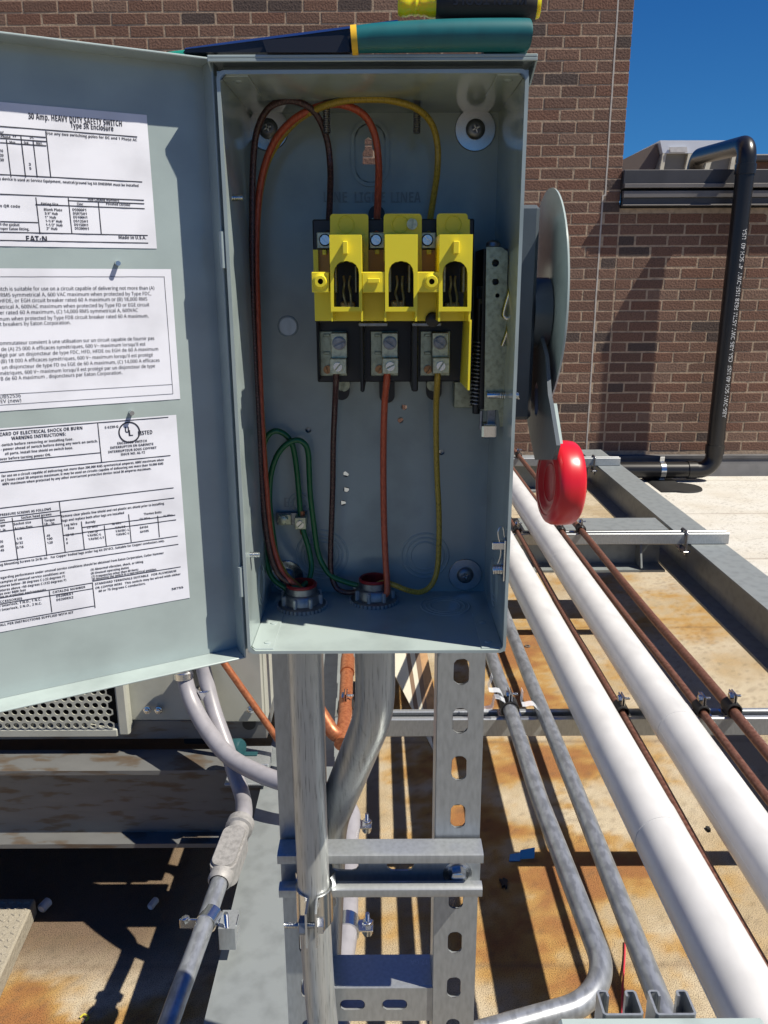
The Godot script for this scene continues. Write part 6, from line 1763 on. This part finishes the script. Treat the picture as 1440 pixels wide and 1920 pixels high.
# ---------------------------------------------------------------- the handle on the right side
func build_handle() -> void:
	var o := thing("operating_handle", "side handle with round grey disc and bright red knob", "switch handle", Vector3(0.15, 1.2, -0.1))
	var mb := Mb.new()
	mb.lathe(along(Vector3.LEFT, Vector3(0.1535, 1.235, -0.118)), [Vector2(0.0, 0.0), Vector2(0.09, 0.0), Vector2(0.094, 0.0012), Vector2(0.0942, 0.0026), Vector2(0.0925, 0.003), Vector2(0.0, 0.0016)], 72)
	part(o, "disc", mb, M.enclosure_paint)
	mb = Mb.new()
	mb.span(0.1106, 1.135, -0.16, 0.1355, 1.312, -0.072, 0.003)
	mb.lathe(along(Vector3.RIGHT, Vector3(0.135, 1.225, -0.1)), [Vector2(0.03, 0), Vector2(0.03, 0.015), Vector2(0, 0.0155)], 32)
	part(o, "bearing_housing", mb, M.dark_paint)
	mb = Mb.new()
	var pts := []
	for q in [Vector3(0.143, 1.2434, -0.1754), Vector3(0.143, 1.2403, -0.1371), Vector3(0.143, 1.2114, -0.0879), Vector3(0.143, 1.1916, -0.0521), Vector3(0.143, 1.1622, -0.0333), Vector3(0.143, 1.155, -0.0228), Vector3(0.143, 1.1283, 0.0089), Vector3(0.143, 1.1146, -0.0017), Vector3(0.143, 1.0985, -0.0765), Vector3(0.143, 1.1155, -0.1077), Vector3(0.143, 1.1311, -0.1317), Vector3(0.143, 1.1467, -0.1507)]: pts.append(Vector2(-q.z, q.y))
	var sl := []
	for q in [Vector3(0.143, 1.1601, -0.0924), Vector3(0.143, 1.1665, -0.0863), Vector3(0.143, 1.162, -0.0776), Vector3(0.143, 1.144, -0.073), Vector3(0.143, 1.1365, -0.0786), Vector3(0.143, 1.1381, -0.0867)]: sl.append(Vector2(-q.z, q.y))
	mb.prism(rot(Vector3.FORWARD, Vector3.UP, Vector3.RIGHT, Vector3(0.1415, 0, 0)), pts, 0.0032, [sl])
	var arm := part(o, "lever_arm", mb, M.dark_paint)
	mb = Mb.new()
	var a0: Vector3 = Vector3(0.146, 1.1539, -0.0395)
	var a1: Vector3 = Vector3(0.146, 1.1261, -0.0089)
	slab(mb, a0 + Vector3(-0.001, 0, 0), a1 + Vector3(-0.001, 0, 0), a1 + Vector3(0.004, 0, 0.0), a0 + Vector3(0.004, 0, 0), Vector3(0, 0.0005, 0.0022))
	part(arm, "arm_flange", mb, M.enclosure_paint)
	mb = Mb.new()
	mb.lathe(along(Vector3.LEFT, Vector3(0.141, 1.1444, -0.1235)), [Vector2(0.004, 0), Vector2(0.004, 0.002), Vector2(0.0, 0.003)], 16)
	part(arm, "rivet", mb, M.zinc)
	mb = Mb.new()
	var kc := Vector3(0.1625, 1.0805, -0.058)
	kc = Vector3(0.159, 1.084, -0.0492)
	var T := along(Vector3(-1, 0.04, 0.1), kc)
	mb.lathe(T * at(Vector3(0, -0.0125, 0)), [Vector2(0, 0), Vector2(0.031, 0.0), Vector2(0.0342, 0.001), Vector2(0.036, 0.0035), Vector2(0.0366, 0.0085), Vector2(0.0368, 0.014), Vector2(0.0364, 0.0195), Vector2(0.0348, 0.0228), Vector2(0.0322, 0.0245), Vector2(0.0285, 0.025), Vector2(0.0278, 0.0243), Vector2(0.0268, 0.0243), Vector2(0.026, 0.0248), Vector2(0.0235, 0.0245), Vector2(0.0205, 0.0222), Vector2(0.0172, 0.0213), Vector2(0.0164, 0.0216), Vector2(0.0154, 0.0206), Vector2(0.006, 0.0198), Vector2(0, 0.0198)], 64)
	part(o, "red_knob", mb, M.knob_red)


# ---------------------------------------------------------------- tools lying on the hood
func build_tools() -> void:
	var o := thing("pliers", "teal handled pliers lying on the hood of the switch box", "pliers", Vector3(0.0, 1.4, 0.0))
	var mb := Mb.new()
	var path := spline([Vector3(-0.013, 1.4123, 0.004), Vector3(0.0007, 1.4133, 0.004), Vector3(0.0228, 1.4141, 0.004), Vector3(0.0522, 1.4147, 0.004), Vector3(0.0816, 1.4149, 0.004), Vector3(0.1019, 1.4148, 0.004), Vector3(0.1096, 1.4145, 0.004)], 6)
	var rad := []
	for k in path.size():
		var t := float(k) / (path.size() - 1)
		rad.append(0.0083 + 0.002 * sin(minf(t * 1.5, 1.0) * PI * 0.5) - (0.004 * pow(maxf(0.0, t - 0.9) / 0.1, 2)))
	mb.tube(path, rad, 24)
	part(o, "teal_handle", mb, M.teal_grip)
	mb = Mb.new()
	mb.tube([Vector3(-0.0145, 1.412, 0.004), Vector3(-0.0104, 1.4123, 0.004)], 0.0094, 24)
	part(o, "yellow_band", mb, M.yellow_grip)
	mb = Mb.new()
	mb.tube(spline([Vector3(0.0784, 1.4105, -0.014), Vector3(0.0955, 1.4101, -0.014), Vector3(0.1088, 1.4101, -0.014)], 4), 0.0085, 18)
	part(o, "teal_handle", mb, M.teal_grip)
	mb = Mb.new()
	mb.prism(at(Vector3(0, 0, -0.02)), [Vector2(-0.1331, 1.4072), Vector2(-0.1311, 1.4092), Vector2(-0.0965, 1.4134), Vector2(-0.0515, 1.4182), Vector2(0.0185, 1.4259), Vector2(0.0185, 1.4193), Vector2(-0.0128, 1.4174), Vector2(-0.0145, 1.4067)], 0.016)
	part(o, "steel_jaws", mb, M.tool_steel)
	mb = Mb.new()
	mb.prism(at(Vector3(0, 0, -0.0205)), [Vector2(-0.132, 1.4089), Vector2(-0.1305, 1.4098), Vector2(-0.0963, 1.414), Vector2(-0.0514, 1.4188), Vector2(0.0177, 1.4266), Vector2(0.0177, 1.4252), Vector2(-0.0515, 1.4173), Vector2(-0.0964, 1.4125)], 0.0175)
	part(o, "jaw_back", mb, M.blue_sheen)  # sheen along the top of the jaws, painted as a blue strip
	mb = Mb.new()
	mb.prism(at(Vector3(0, 0, -0.004)), [Vector2(-0.0757, 1.412), Vector2(-0.0507, 1.4136), Vector2(-0.0213, 1.4148), Vector2(-0.0169, 1.4141), Vector2(-0.0156, 1.4046), Vector2(-0.0215, 1.4043), Vector2(-0.0731, 1.4045)], 0.01)
	part(o, "pivot_block", mb, M.tool_steel)
	o = thing("tool_grip", "short green tool grip end poking out left above the door hinge", "tool", Vector3(-0.1342, 1.4084, -0.02))
	mb = Mb.new()
	mb.tube(spline([Vector3(-0.1512, 1.4071, -0.02), Vector3(-0.138, 1.4081, -0.02), Vector3(-0.1246, 1.4084, -0.02), Vector3(-0.1119, 1.4083, -0.02)], 4), [0.0035, 0.0038, 0.004, 0.0042, 0.0043, 0.0044, 0.0044, 0.0044, 0.0044, 0.0044, 0.0044, 0.0044, 0.0044], 20)
	part(o, "grip", mb, M.green_grip)
	mb = Mb.new()
	mb.tube([Vector3(-0.1531, 1.4071, -0.02), Vector3(-0.15, 1.4071, -0.02)], 0.0028, 14)
	part(o, "dark_tip", mb, M.tool_steel)
	# screwdriver resting on the pliers
	var zc := -0.006
	var y := 1.4375
	o = thing("screwdriver", "screwdriver with clear yellow and black handle lying on the pliers", "screwdriver", Vector3(0.05, y, zc))
	var x0: float = Vector3(0.0174, 1.433, -0.006).x
	var x1: float = Vector3(0.046, 1.4329, -0.006).x
	var x2: float = Vector3(0.1131, 1.4343, -0.006).x
	var T := Transform3D(Basis(Vector3.DOWN, Vector3.RIGHT, Vector3.BACK), Vector3(0, y - 0.001, zc))
	mb = Mb.new()
	mb.lathe(T, [Vector2(0, x0), Vector2(0.0062, x0 + 0.0003), Vector2(0.0074, x0 + 0.002), Vector2(0.0076, x0 + 0.0065), Vector2(0.0068, x0 + 0.0085), Vector2(0.0064, x0 + 0.0105), Vector2(0.0074, x0 + 0.0125), Vector2(0.0066, x0 + 0.0145), Vector2(0.0075, x0 + 0.0165), Vector2(0.0068, x0 + 0.0185), Vector2(0.0085, x0 + 0.0225), Vector2(0.0088, x1), Vector2(0, x1)], 32)
	part(o, "yellow_neck", mb, M.acrylic_yellow)
	mb = Mb.new()
	mb.lathe(T, [Vector2(0, x1 - 0.002), Vector2(0.0092, x1 - 0.002), Vector2(0.0115, x1 + 0.002), Vector2(0.0125, x1 + 0.01), Vector2(0.0128, x2 - 0.014), Vector2(0.0122, x2 - 0.004), Vector2(0.0105, x2), Vector2(0, x2)], 28)
	part(o, "black_grip", mb, M.black_rubber)
	mb = Mb.new()
	text(mb, "KLEIN TOOLS", Transform3D(Basis(Vector3.LEFT, Vector3.DOWN, Vector3.BACK), Vector3(x2 - 0.008, y + 0.0015, zc + 0.0124)), 0.0062, 0.05, true, 0.0006)
	part(o, "raised_letters", mb, M.black_abs)
	mb = Mb.new()
	mb.lathe(T, [Vector2(0, x2), Vector2(0.0095, x2), Vector2(0.0085, x2 + 0.003), Vector2(0, x2 + 0.0035)], 24)
	part(o, "yellow_end", mb, M.acrylic_yellow)


# ---------------------------------------------------------------- small things on the roof
func build_litter() -> void:
	var o := thing("paver", "ribbed concrete paver in the left bottom corner", "paver", Vector3(-0.9192, -0.25, -1.0133))
	var mb := Mb.new()
	var c0: Vector3 = Vector3(-0.8572, -0.2, -1.0245)
	var c1: Vector3 = Vector3(-0.835, -0.2, -0.7613)
	var d := (c1 - c0).normalized()
	var wv := Vector3(-1, 0, -0.01).normalized()
	var L := 0.4
	var W := 0.4
	var ctr := c0 + d * L / 2 + wv * W / 2
	var B := Transform3D(Basis(-wv, Vector3.UP, (-wv).cross(Vector3.UP)), Vector3.ZERO)
	B = Transform3D(Basis(-wv, Vector3.UP, d), Vector3(ctr.x, ROOF + 0.024, ctr.z))
	mb.box(B, Vector3(W, 0.046, L), 0.004)
	part(o, "slab", mb, M.paver_concrete)
	mb = Mb.new()
	for i in 20:
		for j in 20:
			mb.box(B * Transform3D(Basis(Vector3.UP, 0.5 if (i + j) % 2 else -0.5), Vector3((i - 9.5) * 0.0195, 0.0235, (j - 9.5) * 0.0195)), Vector3(0.013, 0.004, 0.0075), 0.0015)
	part(o, "surface_ribs", mb, M.paver_concrete)
	for q in [[Vector3(-0.8433, -0.236, -1.038), "white plastic tube end lying beside the paver", 0.012], [Vector3(-0.576, -0.24, -1.0463), "pale pebble at the edge of the shadow under the unit", 0.009]]:
		o = thing("white_bit", q[1], "litter", q[0])
		mb = Mb.new()
		mb.tube(spline([q[0] + Vector3(-0.004, 0, 0.014), q[0], q[0] + Vector3(0.005, 0, -0.014)], 4), [q[2] * 0.7, q[2], q[2], q[2], q[2], q[2], q[2], q[2], q[2] * 0.7], 14)
		part(o, "tube_end", mb, M.white_plastic)
	o = thing("blue_scrap", "crumpled blue plastic scrap lying on the roof", "litter", Vector3(0.3772, -0.25, -1.2266))
	mb = Mb.new()
	var s := Vector3(0.3847, -0.238, -1.2138)
	slab(mb, s + Vector3(-0.02, -0.008, 0.006), s + Vector3(0.022, -0.002, 0.01), s + Vector3(0.026, 0.018, -0.008), s + Vector3(-0.012, 0.008, -0.01), Vector3(0, 0.003, 0.002))
	slab(mb, s + Vector3(-0.045, -0.011, 0.01), s + Vector3(-0.016, -0.009, 0.012), s + Vector3(-0.012, 0.004, -0.004), s + Vector3(-0.04, -0.006, -0.01), Vector3(0, 0.003, 0.001))
	part(o, "scrap", mb, M.blue_plastic)
	var nb := FastNoiseLite.new(); nb.frequency = 40.0
	for q in [[Vector3(0.3134, -0.244, -1.1184), "black tar blob on the roof right of the right post", 0.016], [Vector3(0.9249, -0.246, -1.3292), "small black crumb on the roof between the white pipes", 0.009], [Vector3(2.0045, -0.245, -4.3096), "small dark leaf on the white roof near the drain pipe", 0.016]]:
		o = thing("tar_blob", q[1], "litter", q[0])
		mb = Mb.new()
		var ol := []
		for k in 18: ol.append(Vector2.from_angle(TAU * k / 18) * q[2] * (0.75 + 0.6 * nb.get_noise_2d(k * 0.02 + q[0].x, q[0].z * 3.0 + k * 0.017)) * Vector2(0.8, 1.25))
		mb.prism(Transform3D(Basis(Vector3.RIGHT, Vector3.FORWARD, Vector3.UP), Vector3(q[0].x, ROOF + 0.0008, q[0].z)), ol, 0.008)
		part(o, "blob", mb, M.black_rubber)
	pipe("red_string", "red twine lying behind the cut strut posts", "string", spline([Vector3(0.5715, -0.246, -0.9255), Vector3(0.5545, -0.246, -0.8709), Vector3(0.5299, -0.24, -0.7994), Vector3(0.5065, -0.246, -0.7241), Vector3(0.4759, -0.246, -0.6207)], 5), 0.0022, M.red_string, "", 8)
	o = thing("yellow_leaf", "thin yellow leaf with a grey twig at the bottom left", "leaf", Vector3(-0.6354, -0.25, -0.7334))
	mb = Mb.new()
	mb.tube(spline([Vector3(-0.6436, -0.246, -0.726), Vector3(-0.6356, -0.242, -0.7301), Vector3(-0.6246, -0.244, -0.7241), Vector3(-0.6295, -0.246, -0.7182)], 5), 0.0022, 8)
	part(o, "leaf", mb, M.leaf_yellow)
	mb = Mb.new()
	mb.tube([Vector3(-0.6345, -0.246, -0.7131), Vector3(-0.6203, -0.244, -0.7476)], 0.0016, 8)
	part(o, "twig", mb, M.louvre_grey)
	o = thing("loose_washer", "rusty ring washer lying on the stained roof behind the conduits", "washer", Vector3(0.6203, -0.25, -2.5427))
	mb = Mb.new()
	mb.lathe(at(Vector3(0.6199, -0.249, -2.5406)), [Vector2(0.012, 0), Vector2(0.012, 0.003), Vector2(0.007, 0.003), Vector2(0.007, 0)], 20)
	part(o, "ring", mb, M.rusty_steel)
